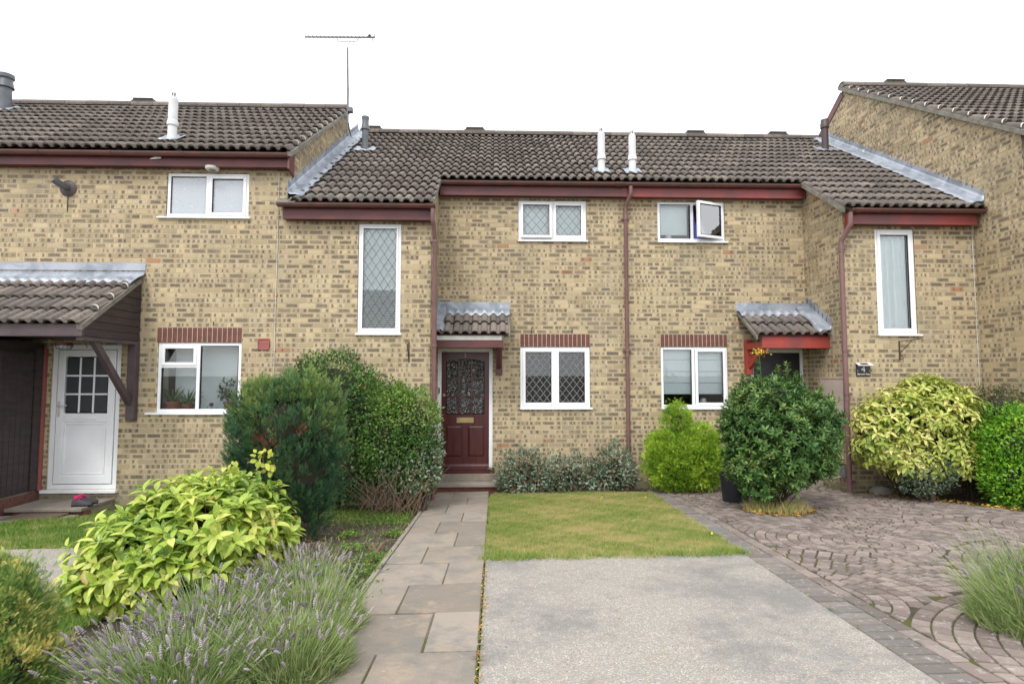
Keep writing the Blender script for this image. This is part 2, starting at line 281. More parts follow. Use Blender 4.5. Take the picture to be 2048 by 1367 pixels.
# ---------------------------------------------------------------- object helpers
WLOC = {}
def link(o): COL.objects.link(o); return o
def tag(o, label=None, cat=None, group=None, kind=None):
    for k, v in (('label', label), ('category', cat), ('group', group), ('kind', kind)):
        if v: o[k] = v
    return o
def thing(name, loc, label, cat, group=None, kind=None):
    o = bpy.data.objects.new(name, None); link(o); o.location = loc; o.empty_display_size = .2
    WLOC[o.name] = Vector(loc); return tag(o, label, cat, group, kind)
def adopt(o, parent):
    o.parent = parent; w = WLOC.get(parent.name, Vector((0, 0, 0)))
    o.matrix_parent_inverse = Matrix.Translation(-w)
    WLOC[o.name] = Vector((0, 0, 0)) if o.type != 'EMPTY' else WLOC.get(o.name, Vector((0, 0, 0)))
    return o
class MB:
    def __init__(s): s.v = []; s.f = []; s.m = []
    def add(s, vs, fs, mi=0):
        b = len(s.v); s.v += [tuple(map(float, p)) for p in vs]; s.f += [tuple(b+i for i in f) for f in fs]; s.m += [mi]*len(fs); return s
    def box(s, x0, x1, y0, y1, z0, z1, mi=0):
        return s.add([(x0,y0,z0),(x1,y0,z0),(x1,y1,z0),(x0,y1,z0),(x0,y0,z1),(x1,y0,z1),(x1,y1,z1),(x0,y1,z1)],
                     [(3,2,1,0),(4,5,6,7),(0,1,5,4),(1,2,6,5),(2,3,7,6),(3,0,4,7)], mi)
    def prism(s, poly, ax, a, b, mi=0):
        n = len(poly)
        def p3(p, t): return {'x': (t, p[0], p[1]), 'y': (p[0], t, p[1]), 'z': (p[0], p[1], t)}[ax]
        vs = [p3(p, a) for p in poly]+[p3(p, b) for p in poly]
        return s.add(vs, [tuple(range(n))[::-1], tuple(range(n, 2*n))]+[(i, (i+1) % n, n+(i+1) % n, n+i) for i in range(n)], mi)
    def beam(s, p0, p1, w, h, up=(0, 0, 1), mi=0):
        p0, p1 = Vector(p0), Vector(p1); d = (p1-p0).normalized(); sx = d.cross(Vector(up)).normalized()*w/2; uz = sx.cross(d).normalized()*h/2
        vs = [p0-sx-uz, p0+sx-uz, p0+sx+uz, p0-sx+uz, p1-sx-uz, p1+sx-uz, p1+sx+uz, p1-sx+uz]
        return s.add(vs, [(3,2,1,0),(4,5,6,7),(0,1,5,4),(1,2,6,5),(2,3,7,6),(3,0,4,7)], mi)
    def tube(s, pts, r, n=10, mi=0, caps=True):
        pts = [Vector(p) for p in pts]; rs = r if isinstance(r, (list, tuple)) else [r]*len(pts); b0 = len(s.v); ref = None
        for i, p in enumerate(pts):
            d = (pts[min(i+1, len(pts)-1)]-pts[max(i-1, 0)]).normalized()
            if ref is None: ref = Vector((1, 0, 0)) if abs(d.x) < .8 else Vector((0, 1, 0))
            u = (ref-d*ref.dot(d)).normalized(); w = d.cross(u); ref = u
            for k in range(n):
                a = 2*math.pi*k/n; s.v.append(tuple(p+(u*math.cos(a)+w*math.sin(a))*rs[i]))
        for i in range(len(pts)-1):
            for k in range(n):
                s.f.append((b0+i*n+k, b0+i*n+(k+1) % n, b0+(i+1)*n+(k+1) % n, b0+(i+1)*n+k)); s.m.append(mi)
        if caps:
            s.f += [tuple(b0+k for k in range(n))[::-1], tuple(b0+(len(pts)-1)*n+k for k in range(n))]; s.m += [mi, mi]
        return s
    def lathe(s, c, prof, n=14, mi=0):
        b0 = len(s.v)
        for r, z in prof:
            for k in range(n):
                a = 2*math.pi*k/n; s.v.append((c[0]+r*math.cos(a), c[1]+r*math.sin(a), c[2]+z))
        for i in range(len(prof)-1):
            for k in range(n): s.f.append((b0+i*n+k, b0+i*n+(k+1) % n, b0+(i+1)*n+(k+1) % n, b0+(i+1)*n+k)); s.m.append(mi)
        s.f += [tuple(b0+k for k in range(n))[::-1], tuple(b0+(len(prof)-1)*n+k for k in range(n))]; s.m += [mi, mi]
        return s
    def rot(s, c, axis, ang):
        R = Matrix.Rotation(ang, 3, axis); c = Vector(c); s.v = [tuple(c+R@(Vector(p)-c)) for p in s.v]; return s
    def build(s, name, mats, parent=None, smooth=False, bevel=0, origin=None, **tg):
        me = bpy.data.meshes.new(name)
        o3 = Vector(origin) if origin is not None else None
        vs = s.v if o3 is None else [tuple(Vector(p)-o3) for p in s.v]
        me.from_pydata(vs, [], s.f); mats = mats if isinstance(mats, (list, tuple)) else [mats]
        for m in mats: me.materials.append(MAT[m] if isinstance(m, str) else m)
        if len(mats) > 1: me.polygons.foreach_set('material_index', s.m)
        if smooth: me.polygons.foreach_set('use_smooth', [True]*len(me.polygons)); me.update(); me.set_sharp_from_angle(angle=.7)
        me.update(); o = bpy.data.objects.new(name, me); link(o)
        if o3 is not None: o.location = o3; WLOC[o.name] = o3
        else: WLOC[o.name] = Vector((0, 0, 0))
        if parent: adopt(o, parent)
        if smooth == 'auto': pass
        if bevel:
            b = o.modifiers.new('bevel', 'BEVEL'); b.width = bevel; b.segments = 2; b.limit_method = 'ANGLE'; b.angle_limit = .6
        return tag(o, **tg)
def fastmesh(name, V, F, mat, attrs=None, smooth=False):
    """V (n,3), F (m,k) arrays, attrs name -> per-face values"""
    V = np.asarray(V, np.float32); F = np.asarray(F, np.int32); me = bpy.data.meshes.new(name); k = F.shape[1]
    me.vertices.add(len(V)); me.vertices.foreach_set('co', V.ravel())
    me.loops.add(F.size); me.loops.foreach_set('vertex_index', F.ravel())
    me.polygons.add(len(F)); me.polygons.foreach_set('loop_start', np.arange(0, F.size, k, dtype=np.int32)); me.polygons.foreach_set('loop_total', np.full(len(F), k, np.int32))
    if smooth: me.polygons.foreach_set('use_smooth', np.ones(len(F), bool))
    me.update(calc_edges=True)
    for n, a in (attrs or {}).items():
        at = me.attributes.new(n, 'FLOAT', 'FACE'); at.data.foreach_set('value', np.asarray(a, np.float32))
    me.materials.append(MAT[mat]); return me
def meshobj(name, me, parent=None, **tg):
    o = bpy.data.objects.new(name, me); link(o); WLOC[o.name] = Vector((0, 0, 0))
    if parent: adopt(o, parent)
    return tag(o, **tg)
def text_mesh(name, body, size, loc, mat, parent, depth=.002, align='CENTER'):
    cu = bpy.data.curves.new(name, 'FONT'); cu.body = body; cu.size = size; cu.extrude = depth; cu.align_x = align; cu.align_y = 'CENTER'
    tmp = bpy.data.objects.new(name+'_tmp', cu); link(tmp); dg = bpy.context.evaluated_depsgraph_get(); dg.update()
    me = bpy.data.meshes.new_from_object(tmp.evaluated_get(dg)); bpy.data.objects.remove(tmp)
    me.transform(Matrix.Translation(loc) @ Matrix.Rotation(math.pi/2, 4, 'X')); me.materials.clear(); me.materials.append(MAT[mat])
    return meshobj(name, me, parent)
# ================================================================ GROUND AND SETTING
YR, YB = 9.52, 8.40          # recessed wall plane, projecting wall plane
XL, XRT = -3.12, 7.63        # gable planes of the two taller houses
XA, XB = -.98, 5.505         # return walls of the recess
XP = 2.24                    # party line of the two middle houses
# ---- ground sheet out to the horizon
gx = [-900, -60, -12, -6, 0, 6, 14, 60, 900]; gy = [-900, -60, -3, 3, 6, 9.8, 14, 60, 1500]
g = MB(); g.add([(x, y, zg(x, y)-.035) for y in gy for x in gx], [(j*9+i, j*9+i+1, (j+1)*9+i+1, (j+1)*9+i) for j in range(8) for i in range(8)])
g.build('ground', 'soil', kind='structure')
def sheet(name, poly, lift, mat, thick=.05, kind='structure', parent=None, **tg):
    m = MB(); top = [(x, y, zg(x, y)+lift) for x, y in poly]; bot = [(x, y, zg(x, y)+lift-thick) for x, y in poly]; n = len(poly)
    m.add(top+bot, [tuple(range(n)), tuple(range(n, 2*n))[::-1]]+[(n+i, n+(i+1) % n, (i+1) % n, i) for i in range(n)])
    return m.build(name, mat, parent, kind=kind, **tg)
edge = lambda y: 2.105+(y-2.64)*.062           # boundary between concrete / lawn and the block paving
sheet('driveway', [(-.075, -2), (edge(-2), -2), (edge(5.02), 5.02), (-.075, 5.02)], .012, 'concrete', .12)
sheet('neighbouring_driveway', [(-12, -2), (-3.1, -2), (-2.88, 3.7), (-3.0, 5.8), (-12, 5.8)], .012, 'concrete', .12)
sheet('lawn', [(-.09, 5.03), (edge(5.03), 5.03), (edge(8.86), 8.86), (1.2, 9.0), (-.04, 8.95)], .004, 'turfbase', .06)
sheet('verge', [(-12, 5.82), (-2.95, 5.82), (-3.1, 8.3), (-4.9, 8.3), (-5.6, 7.55), (-8.4, 6.3), (-12, 6.1)], .004, 'turfbase', .06)
# ---- path of concrete slabs
path = sheet('path', [(-.945, 1.0), (-.085, 1.0), (-.085, 9.3), (-.945, 9.3)], .014, 'jointsand', .05)
def slab_obj(x0, x1, y0, y1, parent, lift=.022, name='paving_slab'):
    g = .004; x0 += g*1.4; x1 -= g*1.4; y0 += g; y1 -= g; j = lambda: random.uniform(-.004, .004); dz = random.uniform(-.004, .005)
    c = [(x0+j(), y0+j()), (x1+j(), y0+j()), (x1+j(), y1+j()), (x0+j(), y1+j())]; m = MB()
    m.add([(x, y, zg(x, y)+lift+dz+j()*.4) for x, y in c]+[(x, y, zg(x, y)-.03) for x, y in c],
          [(0,1,2,3),(0,4,5,1),(1,5,6,2),(2,6,7,3),(3,7,4,0)])
    return m.build(name, 'slab', parent, bevel=.006)
y = 1.3; flip = False; 
while y < 9.2:
    xm = -.945+(.54 if flip else .30)*.86/.84; y1 = min(y+.60, 9.3)
    slab_obj(-.945, xm, y, y1, path); slab_obj(xm, -.085, y, y1, path); y = y1; flip = not flip
# edging between path and flower bed
e = MB()
for k in range(9): yy = 4.3+k*.5; e.add(*(lambda m: (m.v, m.f))(MB().prism([(yy+.005, zg(-1, yy)-.1), (yy+.49, zg(-1, yy+.5)-.1), (yy+.49, zg(-1, yy+.5)+.018), (yy+.005, zg(-1, yy)+.022)], 'x', -1.0, -.955)))
e.build('path_edging', 'slab', path, bevel=.006)
lpath = sheet('neighbour_path', [(-8.3, 6.35), (-5.65, 7.55), (-5.0, 8.33), (-7.9, 8.33), (-12, 7.5), (-12, 6.1)], -.002, 'joint', .05)
for (a, b, c_, d) in [(-7.9, -7.3, 6.75, 7.35), (-7.28, -6.7, 6.95, 7.5), (-6.68, -6.1, 7.2, 7.75), (-7.9, -7.3, 7.37, 7.95), (-7.28, -6.7, 7.52, 8.1), (-8.5, -7.92, 6.55, 7.2), (-9.1, -8.52, 6.3, 6.9), (-8.5, -7.92, 7.22, 7.8), (-6.08, -5.6, 7.45, 7.75)]:
    slab_obj(a, b, c_, d, lpath, .02)
# ---- fan pattern block paving
def clip(poly, hp):
    a, b, c = hp; out = []          # keep a*s+b*z <= c
    for i in range(len(poly)):
        p, q = poly[i], poly[(i+1) % len(poly)]; dp, dq = a*p[0]+b*p[1]-c, a*q[0]+b*q[1]-c
        if dp <= 0: out.append(p)
        if (dp < 0 < dq) or (dq < 0 < dp): t = dp/(dp-dq); out.append((p[0]+t*(q[0]-p[0]), p[1]+t*(q[1]-p[1])))
    return out
def in_bed(x, y):
    pts = [(5.6, 8.45), (5.78, 8.3), (6.02, 7.75), (6.25, 7.15), (6.55, 6.5), (7.0, 5.85), (8, 5.2), (14, 4.4)]
    for (x0, y0), (x1, y1) in zip(pts, pts[1:]):
        if x0 <= x < x1: return y > y0+(y1-y0)*(x-x0)/(x1-x0)
    return False
pav = sheet('block_paving', [(edge(-2), -2), (14, -2), (14, 5.2), (7.2, 5.9), (6.6, 6.7), (6.3, 7.3), (5.8, 8.36), (5.5, 8.36), (5.5, 9.3), (2.9, 9.3), (edge(8.9), 8.8)], .006, 'joint', .04)
BL = []       # (list of plan corner points)
R0 = 1.42
def scale_owner(x, y):
    """fish-scale fans: nearest row whose disc still covers the point"""
    j0 = int(math.floor((y-8.2)/R0*1.0))-1
    for j in range(-8, 6):
        cy = 5.3+j*R0*.62*2/1.24; 
        off = 0 if j % 2 == 0 else R0
        i = round((x-3.6-off)/(2*R0)); cx = 3.6+off+i*2*R0
        if (x-cx)**2+(y-cy)**2 < R0*R0: return cx, cy
    return None
def near_pot(x, y): return (x-3.62)**2+((y-7.02)*1.15)**2 < .16
for j in range(-3, 5):
    cy = 5.3+j*R0*.62*2/1.24; off = 0 if j % 2 == 0 else R0
    for i in range(-2, 4):
        cx = 3.6+off+i*2*R0
        if not (1 < cx < 9.5): continue
        rings = int(R0/.100)
        for k in range(rings):
            r0, r1 = k*.100+.003, (k+1)*.100-.005; rm = (r0+r1)/2
            n = max(4, int(2*math.pi*rm/.112)); ph = random.random()
            for q in range(n):
                a0, a1 = 2*math.pi*(q+ph)/n, 2*math.pi*(q+1+ph)/n; am = (a0+a1)/2; x, y_ = cx+rm*math.cos(am), cy+rm*math.sin(am)
                if x < edge(y_)+.30 or x > 9 or y_ < 1.6 or y_ > 9.2 or in_bed(x, y_) or near_pot(x, y_): continue
                if y_ > 8.3 and x > 5.42: continue
                if scale_owner(x, y_) != (cx, cy): continue
                ga = .0075/max(rm, .08)
                rr0 = max(r0, .01)
                pts = [(cx+rr0*math.cos(a0+ga), cy+rr0*math.sin(a0+ga)), (cx+r1*math.cos(a0+ga), cy+r1*math.sin(a0+ga)), (cx+r1*math.cos(am), cy+r1*math.sin(am)), (cx+r1*math.cos(a1-ga), cy+r1*math.sin(a1-ga)), (cx+rr0*math.cos(a1-ga), cy+rr0*math.sin(a1-ga)), (cx+rr0*math.cos(am), cy+rr0*math.sin(am))]
                pts = clip(pts, (-1, .062, -(edge(0)+.333)))
                if len(pts) > 2 and max(p[0] for p in pts)-min(p[0] for p in pts) > .02: BL.append((pts, random.random()*.15))
y = 1.8
while y < 9.1:                      # border courses along the concrete and the lawn
    e0 = edge(y)+.008; 
    BL.append(([(e0, y+.004), (e0+.205, y+.004), (e0+.205, y+.097), (e0, y+.097)][::1], .35+random.random()*.6))
    y += .102
y = 1.8
while y < 9.1:
    e0 = edge(y)+.222; BL.append(([(e0, y+.005), (e0+.1, y+.005), (e0+.1, y+.2), (e0, y+.2)], random.random()*.3)); y += .207
def block_geo(pts, hv):
    n = len(pts); z = random.uniform(.0, .004); tl = random.uniform(-.0015, .0015)
    cx, cy = sum(p[0] for p in pts)/n, sum(p[1] for p in pts)/n
    top = [(x+(cx-x)*.07, y+(cy-y)*.07, zg(x, y)+.012+z+tl*(i % 2)) for i, (x, y) in enumerate(pts)]
    mid = [(x, y, zg(x, y)+.005+z) for x, y in pts]; bot = [(x, y, zg(x, y)-.02) for x, y in pts]
    f = [tuple(range(n))]+[(n+i, n+(i+1) % n, (i+1) % n, i) for i in range(n)]+[(2*n+i, 2*n+(i+1) % n, n+(i+1) % n, n+i) for i in range(n)]
    return top+mid+bot, f
def ctr(b): return np.mean([(p[0], p[1], 0) for p in b[0]], axis=0)
vis = []
for b in BL:
    c = ctr(b); px, py = proj((c[0], c[1], zg(c[0], c[1]))); infr = -40 < px < 2088 and -20 < py < 1400
    vis.append((0 if infr else 1, math.hypot(c[0], c[1])))
order = sorted(range(len(BL)), key=lambda i: vis[i]); MAT_BL = MAT['block']
def setattrs(me, n, cv, hv):
    for nm, v in (('cv', cv), ('hv', hv)):
        a = me.attributes.new(nm, 'FLOAT', 'FACE'); a.data.foreach_set('value', np.asarray(v, np.float32))
V, F, CV, HV = [], [], [], []
for rank, i in enumerate(order):
    vs, fs = block_geo(*BL[i]); cv = random.random(); hv = BL[i][1]
    if rank < 300:
        me = bpy.data.meshes.new('paving_block'); me.from_pydata(vs, [], fs); me.materials.append(MAT_BL); setattrs(me, 0, [cv]*len(fs), [hv]*len(fs))
        meshobj('paving_block', me, pav)
    else:
        b = len(V); V += vs; F += [tuple(b+q for q in f) for f in fs]; CV += [cv]*len(fs); HV += [hv]*len(fs)
me = bpy.data.meshes.new('paving_block'); me.from_pydata(V, [], F); me.materials.append(MAT_BL); setattrs(me, 0, CV, HV)
meshobj('paving_block', me, pav, kind='stuff')

# ================================================================ BRICKWORK
def rect_sub(rects, o):
    res = []
    for (a0, a1, b0, b1) in rects:
        s0, s1, z0, z1 = o
        if s1 <= a0 or s0 >= a1 or z1 <= b0 or z0 >= b1: res.append((a0, a1, b0, b1)); continue
        if s0 > a0: res.append((a0, s0, b0, b1))
        if s1 < a1: res.append((s1, a1, b0, b1))
        m0, m1 = max(a0, s0), min(a1, s1)
        if z0 > b0: res.append((m0, m1, b0, z0))
        if z1 < b1: res.append((m0, m1, z1, b1))
    return res
def clip(poly, hp):
    a, b, c = hp; out = []          # keep a*s+b*z <= c
    for i in range(len(poly)):
        p, q = poly[i], poly[(i+1) % len(poly)]; dp, dq = a*p[0]+b*p[1]-c, a*q[0]+b*q[1]-c
        if dp <= 0: out.append(p)
        if (dp < 0 < dq) or (dq < 0 < dp): t = dp/(dp-dq); out.append((p[0]+t*(q[0]-p[0]), p[1]+t*(q[1]-p[1])))
    return out
def brick_attr(dark):
    r = random.random(); tone = (random.random(), random.random()*random.random(), random.random())
    Z = (.5, .01, 0.)
    if r < .19+dark*.25:                                 # mostly dark brick with a pale rim
        a = (.1075, random.uniform(.07, .097), random.uniform(.6, 1)); return a, Z, Z, tone
    if r < .30: 
        x = random.choice([.055, .16]); return (x, random.uniform(.035, .055), random.uniform(.5, 1)), (.215-x, .02, random.uniform(0, .9)), Z, tone
    if r < .86:
        k = random.random()
        def sp(x): return (x+random.uniform(-.016, .016), random.uniform(.012, .027), random.uniform(.55, 1))
        if k < .35: return sp(.045), sp(.165), Z, tone
        if k < .6: return sp(.03), sp(.105), sp(.18), tone
        if k < .85: return sp(random.uniform(.04, .17)), Z, Z, tone
        return sp(.05), sp(.13), Z, tone
    return Z, Z, Z, tone
class BrickGeo:
    def __init__(s): s.v, s.f, s.uv, s.at = [], [], [], [[], [], [], []]
    def add(s, poly, to3, at, s0, z0, proud=.004):
        n = len(poly); b = len(s.v); pr = proud+random.uniform(-.0012, .0015)
        s.v += [to3(p[0], p[1], pr) for p in poly]+[to3(p[0], p[1], -.008) for p in poly]
        fs = [tuple(range(n))]+[(i, n+i, n+(i+1) % n, (i+1) % n) for i in range(n)]
        for f in fs:
            s.f.append(tuple(b+i for i in f)); s.uv += [(poly[i % n][0]-s0, poly[i % n][1]-z0) for i in f]
            for k in range(4): s.at[k].append(at[k])
    def mesh(s, name='brick'):
        me = bpy.data.meshes.new(name); me.from_pydata(s.v, [], s.f); me.materials.append(MAT['brick'])
        u = me.uv_layers.new(name='UVMap'); u.data.foreach_set('uv', np.asarray(s.uv, np.float32).ravel())
        for nm, a in zip(('spota', 'spotb', 'spotc', 'tone'), s.at):
            at = me.attributes.new(nm, 'FLOAT_VECTOR', 'FACE'); at.data.foreach_set('vector', np.asarray(a, np.float32).ravel())
        return me
VARIANTS = []
for k in range(44):
    bgm = BrickGeo(); bgm.add([(0, 0), (.215, 0), (.215, .065), (0, .065)], lambda s, z, d: (s, -d, z), brick_attr(.25 if k % 2 else 0), 0, 0); VARIANTS.append(bgm.mesh())
Z0 = -.33
def brick_wall(store, axis, c, sgn, s0, s1, z0, z1, openings=(), clips=(), seed=0):
    """axis 'x': wall along X at Y=c facing -Y; axis 'y': wall along Y at X=c facing sgn"""
    to3 = (lambda s, z, d: (s, c-d, z)) if axis == 'x' else (lambda s, z, d: (c+sgn*d, s, z))
    rs = random.Random(seed); k0 = int(math.floor((z0-Z0)/.075)); k1 = int(math.ceil((z1-Z0)/.075))
    for k in range(k0, k1):
        b0, b1 = Z0+k*.075+.005, Z0+k*.075+.070
        st = s0-.225-(0 if k % 2 else .1125)+.0
        n = int((s1-s0)/.225)+4
        for i in range(n):
            a0 = st+i*.225+.005+rs.uniform(-.0015, .0015); a1 = a0+.215
            A0, A1, B0, B1 = max(a0, s0), min(a1, s1), max(b0, z0), min(b1, z1)
            if A1-A0 < .012 or B1-B0 < .008: continue
            rects = [(A0, A1, B0, B1)]
            for o in openings: rects = rect_sub(rects, o)
            for (p0, p1, q0, q1) in rects:
                if p1-p0 < .012 or q1-q0 < .008: continue
                poly = [(p0, q0), (p1, q0), (p1, q1), (p0, q1)]
                for h in clips:
                    poly = clip(poly, h)
                    if len(poly) < 3: break
                if len(poly) < 3: continue
                full = len(poly) == 4 and p1-p0 > .212 and q1-q0 > .063
                dk = .5+.75*math.sin(a0*1.1+k*.13+seed)*math.sin(k*.33+a0*.5+seed*2)+.25*math.sin(k*1.9+seed)
                store.append((poly, to3, axis, c, sgn, a0, b0, full, dk*.9))
def flush_bricks(store, house, nmax=300):
    cand = []
    for i, b in enumerate(store):
        if b[7]:
            p = b[1](b[5]+.1, b[6]+.03, 0); px, py = proj(p)
            if -10 < px < 2058 and 0 < py < 1000:
                fz = (b[2] == 'x')*0.0+(b[2] == 'y')*2.2
                cand.append((math.dist(p, tuple(CAM))+fz, i))
    cand.sort(); pick = set(i for _, i in cand[:nmax]); bg_ = BrickGeo()
    for i, (poly, to3, axis, c, sgn, a0, b0, full, dk) in enumerate(store):
        if i in pick:
            o = bpy.data.objects.new('brick', random.choice(VARIANTS[1::2] if random.random() < dk else VARIANTS[0::2])); COL.objects.link(o)
            o.parent = house; o.matrix_parent_inverse = Matrix.Translation(-WLOC[house.name])
            if axis == 'x': o.location = (a0, c, b0)
            elif sgn > 0: o.location = (c, a0, b0); o.rotation_euler.z = math.pi/2
            else: o.location = (c, a0+.215, b0); o.rotation_euler.z = -math.pi/2
        else: bg_.add(poly, to3, brick_attr(dk*.5), a0, b0)
    o = meshobj('brick', bg_.mesh(), house, kind='stuff')
def wall_core(mb, axis, c, thick, s0, s1, z0, z1, openings=()):
    """mortar-coloured masonry core, butted rectangles with the openings left out"""
    rects = [(s0, s1, z0, z1)]
    for o in openings: rects = rect_sub(rects, o)
    for a0, a1, b0, b1 in rects:
        if axis == 'x': mb.box(a0, a1, min(c, c+thick), max(c, c+thick), b0, b1)
        else: mb.box(min(c, c+thick), max(c, c+thick), a0, a1, b0, b1)
def lintel(house, x0, x1, z0, z1, y):
    lin = MB().box(x0, x1, y-.002, y+.01, z0, z1).build('lintel', 'mortarl', house)
    n = round((x1-x0)/.0755); w = (x1-x0)/n
    for i in range(n):
        MB().box(x0+i*w+.006, x0+(i+1)*w-.005, y-.0075-random.random()*.002, y, z0+.003, z1-.006).build('soldier_brick', 'soldier', lin, bevel=.003)
    return lin
# ================================================================ WINDOWS
def ring(mb, x0, x1, z0, z1, w, y0, y1, wb=None, mi=0):
    wb = wb or w
    mb.box(x0, x0+w, y0, y1, z0, z1, mi); mb.box(x1-w, x1, y0, y1, z0, z1, mi)
    mb.box(x0+w, x1-w, y0, y1, z1-w, z1, mi); mb.box(x0+w, x1-w, y0, y1, z0, z0+wb, mi)
def lattice(x0, x1, z0, z1, y, nx, nz, mat, parent, w=.0035, xf=None):
    """diamond lead strips clipped to the pane"""
    mb = MB(); dx, dz = (x1-x0)/nx, (z1-z0)/nz
    def seg(p, q):
        d = math.hypot(q[0]-p[0], q[1]-p[1]);
        if d < .004: return
        n = ((q[1]-p[1])/d*w, -(q[0]-p[0])/d*w)
        mb.prism([(p[0]-n[0], p[1]-n[1]), (q[0]-n[0], q[1]-n[1]), (q[0]+n[0], q[1]+n[1]), (p[0]+n[0], p[1]+n[1])], 'y', y, y-.003)
    for s in (1, -1):
        for k in range(-int(nz+nx)-2, int(nx+nz)+3):
            # line through (x0+k*dx, z0) with slope s*dz/dx
            xa = x0+(k+.5)*dx; pts = []
            xs = []
            for zz in (z0, z1):
                xx = xa+s*(zz-z0)*dx/dz
                xs.append(xx)
            p, q = (xs[0], z0), (xs[1], z1); t0, t1 = 0., 1.; dxx = q[0]-p[0]
            for lim, sg in ((x0, 1), (x1, -1)):
                f0, f1 = sg*(p[0]-lim), sg*(q[0]-lim)
                if f0 < 0 and f1 < 0: t0 = 2; break
                if f0 < 0: t0 = max(t0, f0/(f0-f1))
                elif f1 < 0: t1 = min(t1, f0/(f0-f1))
            if t0 < t1: seg((p[0]+dxx*t0, z0+(z1-z0)*t0), (p[0]+dxx*t1, z0+(z1-z0)*t1))
    if xf: mb = xf(mb)
    return mb.build('lead_lattice', mat, parent)
def room(house, x0, x1, z0, z1, y, d=2.2, grow=.34):
    X0, X1, Z_0, Z_1 = x0-grow, x1+grow, z0-.3, z1+.08; t = .02; mb = MB(); ya = y+.32
    mb.box(X0, X1, ya+d, ya+d+t, Z_0, Z_1); mb.box(X0-t, X0, ya, ya+d, Z_0, Z_1); mb.box(X1, X1+t, ya, ya+d, Z_0, Z_1)
    mb.box(X0, X1, ya, ya+d, Z_0-t, Z_0); mb.box(X0, X1, ya, ya+d, Z_1, Z_1+t)
    mb.box(X0, x0-.01, ya-t, ya, Z_0, Z_1); mb.box(x1+.01, X1, ya-t, ya, Z_0, Z_1)
    return mb.build('room_lining', 'lining', house)
def window(house, x0, x1, z0, z1, y, lights, fw=.045, sill=(.0, .0), sillz=.035, glass='glass', frameshift=.012):
    """lights: list of (x0,x1,z0,z1,is_sash,lat) ; frame outer face sits frameshift behind the wall face"""
    yf = y+frameshift; mb = MB(); ring(mb, x0+.004, x1-.004, z0+sillz, z1-.004, fw, yf, yf+.07)
    w = mb.build('window', 'white', house, bevel=.004)
    for (a0, a1, b0, b1, sash, lat) in lights:
        if sash:
            s_ = MB(); ring(s_, a0, a1, b0, b1, .048, yf-.014, yf+.045); so_ = s_.build('sash', 'white', w, bevel=.005)
            bead = MB(); ring(bead, a0+.044, a1-.044, b0+.044, b1-.044, .008, yf-.004, yf+.02); bead.build('bead', 'seal', w)
            q = (a0+.052, a1-.052, b0+.052, b1-.052)
        else:
            bead = MB(); ring(bead, a0, a1, b0, b1, .008, yf+.008, yf+.04); bead.build('bead', 'seal', w); q = (a0+.008, a1-.008, b0+.008, b1-.008)
        MB().box(q[0]-.004, q[1]+.004, yf+.022, yf+.028, q[2]-.004, q[3]+.004).build('pane', glass, w)
        if lat: lattice(q[0], q[1], q[2], q[3], yf+.021, lat[0], lat[1], lat[2], w)
    s_ = MB().prism([(y-.045, z0), (y+.06, z0), (y+.06, z0+sillz+.004), (y-.03, z0+sillz-.006), (y-.045, z0+sillz-.012)], 'x', x0-sill[0], x1+sill[1])
    s_.build('sill', 'white', w, bevel=.003); return w
def mullion(w, x, z0, z1, y, wd=.05): MB().box(x-wd/2, x+wd/2, y+.0095, y+.08, z0, z1).build('mullion', 'white', w, bevel=.003)
def transom(w, x0, x1, z, y, wd=.05): MB().box(x0, x1, y+.0105, y+.08, z-wd/2, z+wd/2).build('transom', 'white', w, bevel=.003)
def slats(name, x0, x1, z0, z1, y, pitch, tilt, mat, parent, depth=.025):
    mb = MB(); z = z0
    while z < z1:
        dy, dz = depth/2*math.cos(tilt), depth/2*math.sin(tilt)
        mb.prism([(y-dy, z-dz), (y+dy, z+dz), (y+dy, z+dz+.0012), (y-dy, z-dz+.0012)], 'x', x0, x1); z += pitch
    mb.box(x0, x1, y-.015, y+.015, z1, z1+.025)
    return mb.build(name, mat, parent)
def curtain(x0, x1, z0, z1, y, parent, mat='blind', n=9, amp=.025):
    pts = [(x0+(x1-x0)*i/(n*6), y+amp*math.sin(i/6*2*math.pi)+amp*.4*math.sin(i*.7)) for i in range(n*6+1)]
    mb = MB(); m = len(pts); mb.add([(a, b, z0) for a, b in pts]+[(a, b, z1) for a, b in pts]+[(a, b+.003, z0) for a, b in pts]+[(a, b+.003, z1) for a, b in pts],
        [(i, i+1, m+i+1, m+i) for i in range(m-1)]+[(2*m+i, 3*m+i, 3*m+i+1, 2*m+i+1) for i in range(m-1)])
    return mb.build('curtain', mat, parent, smooth=True)
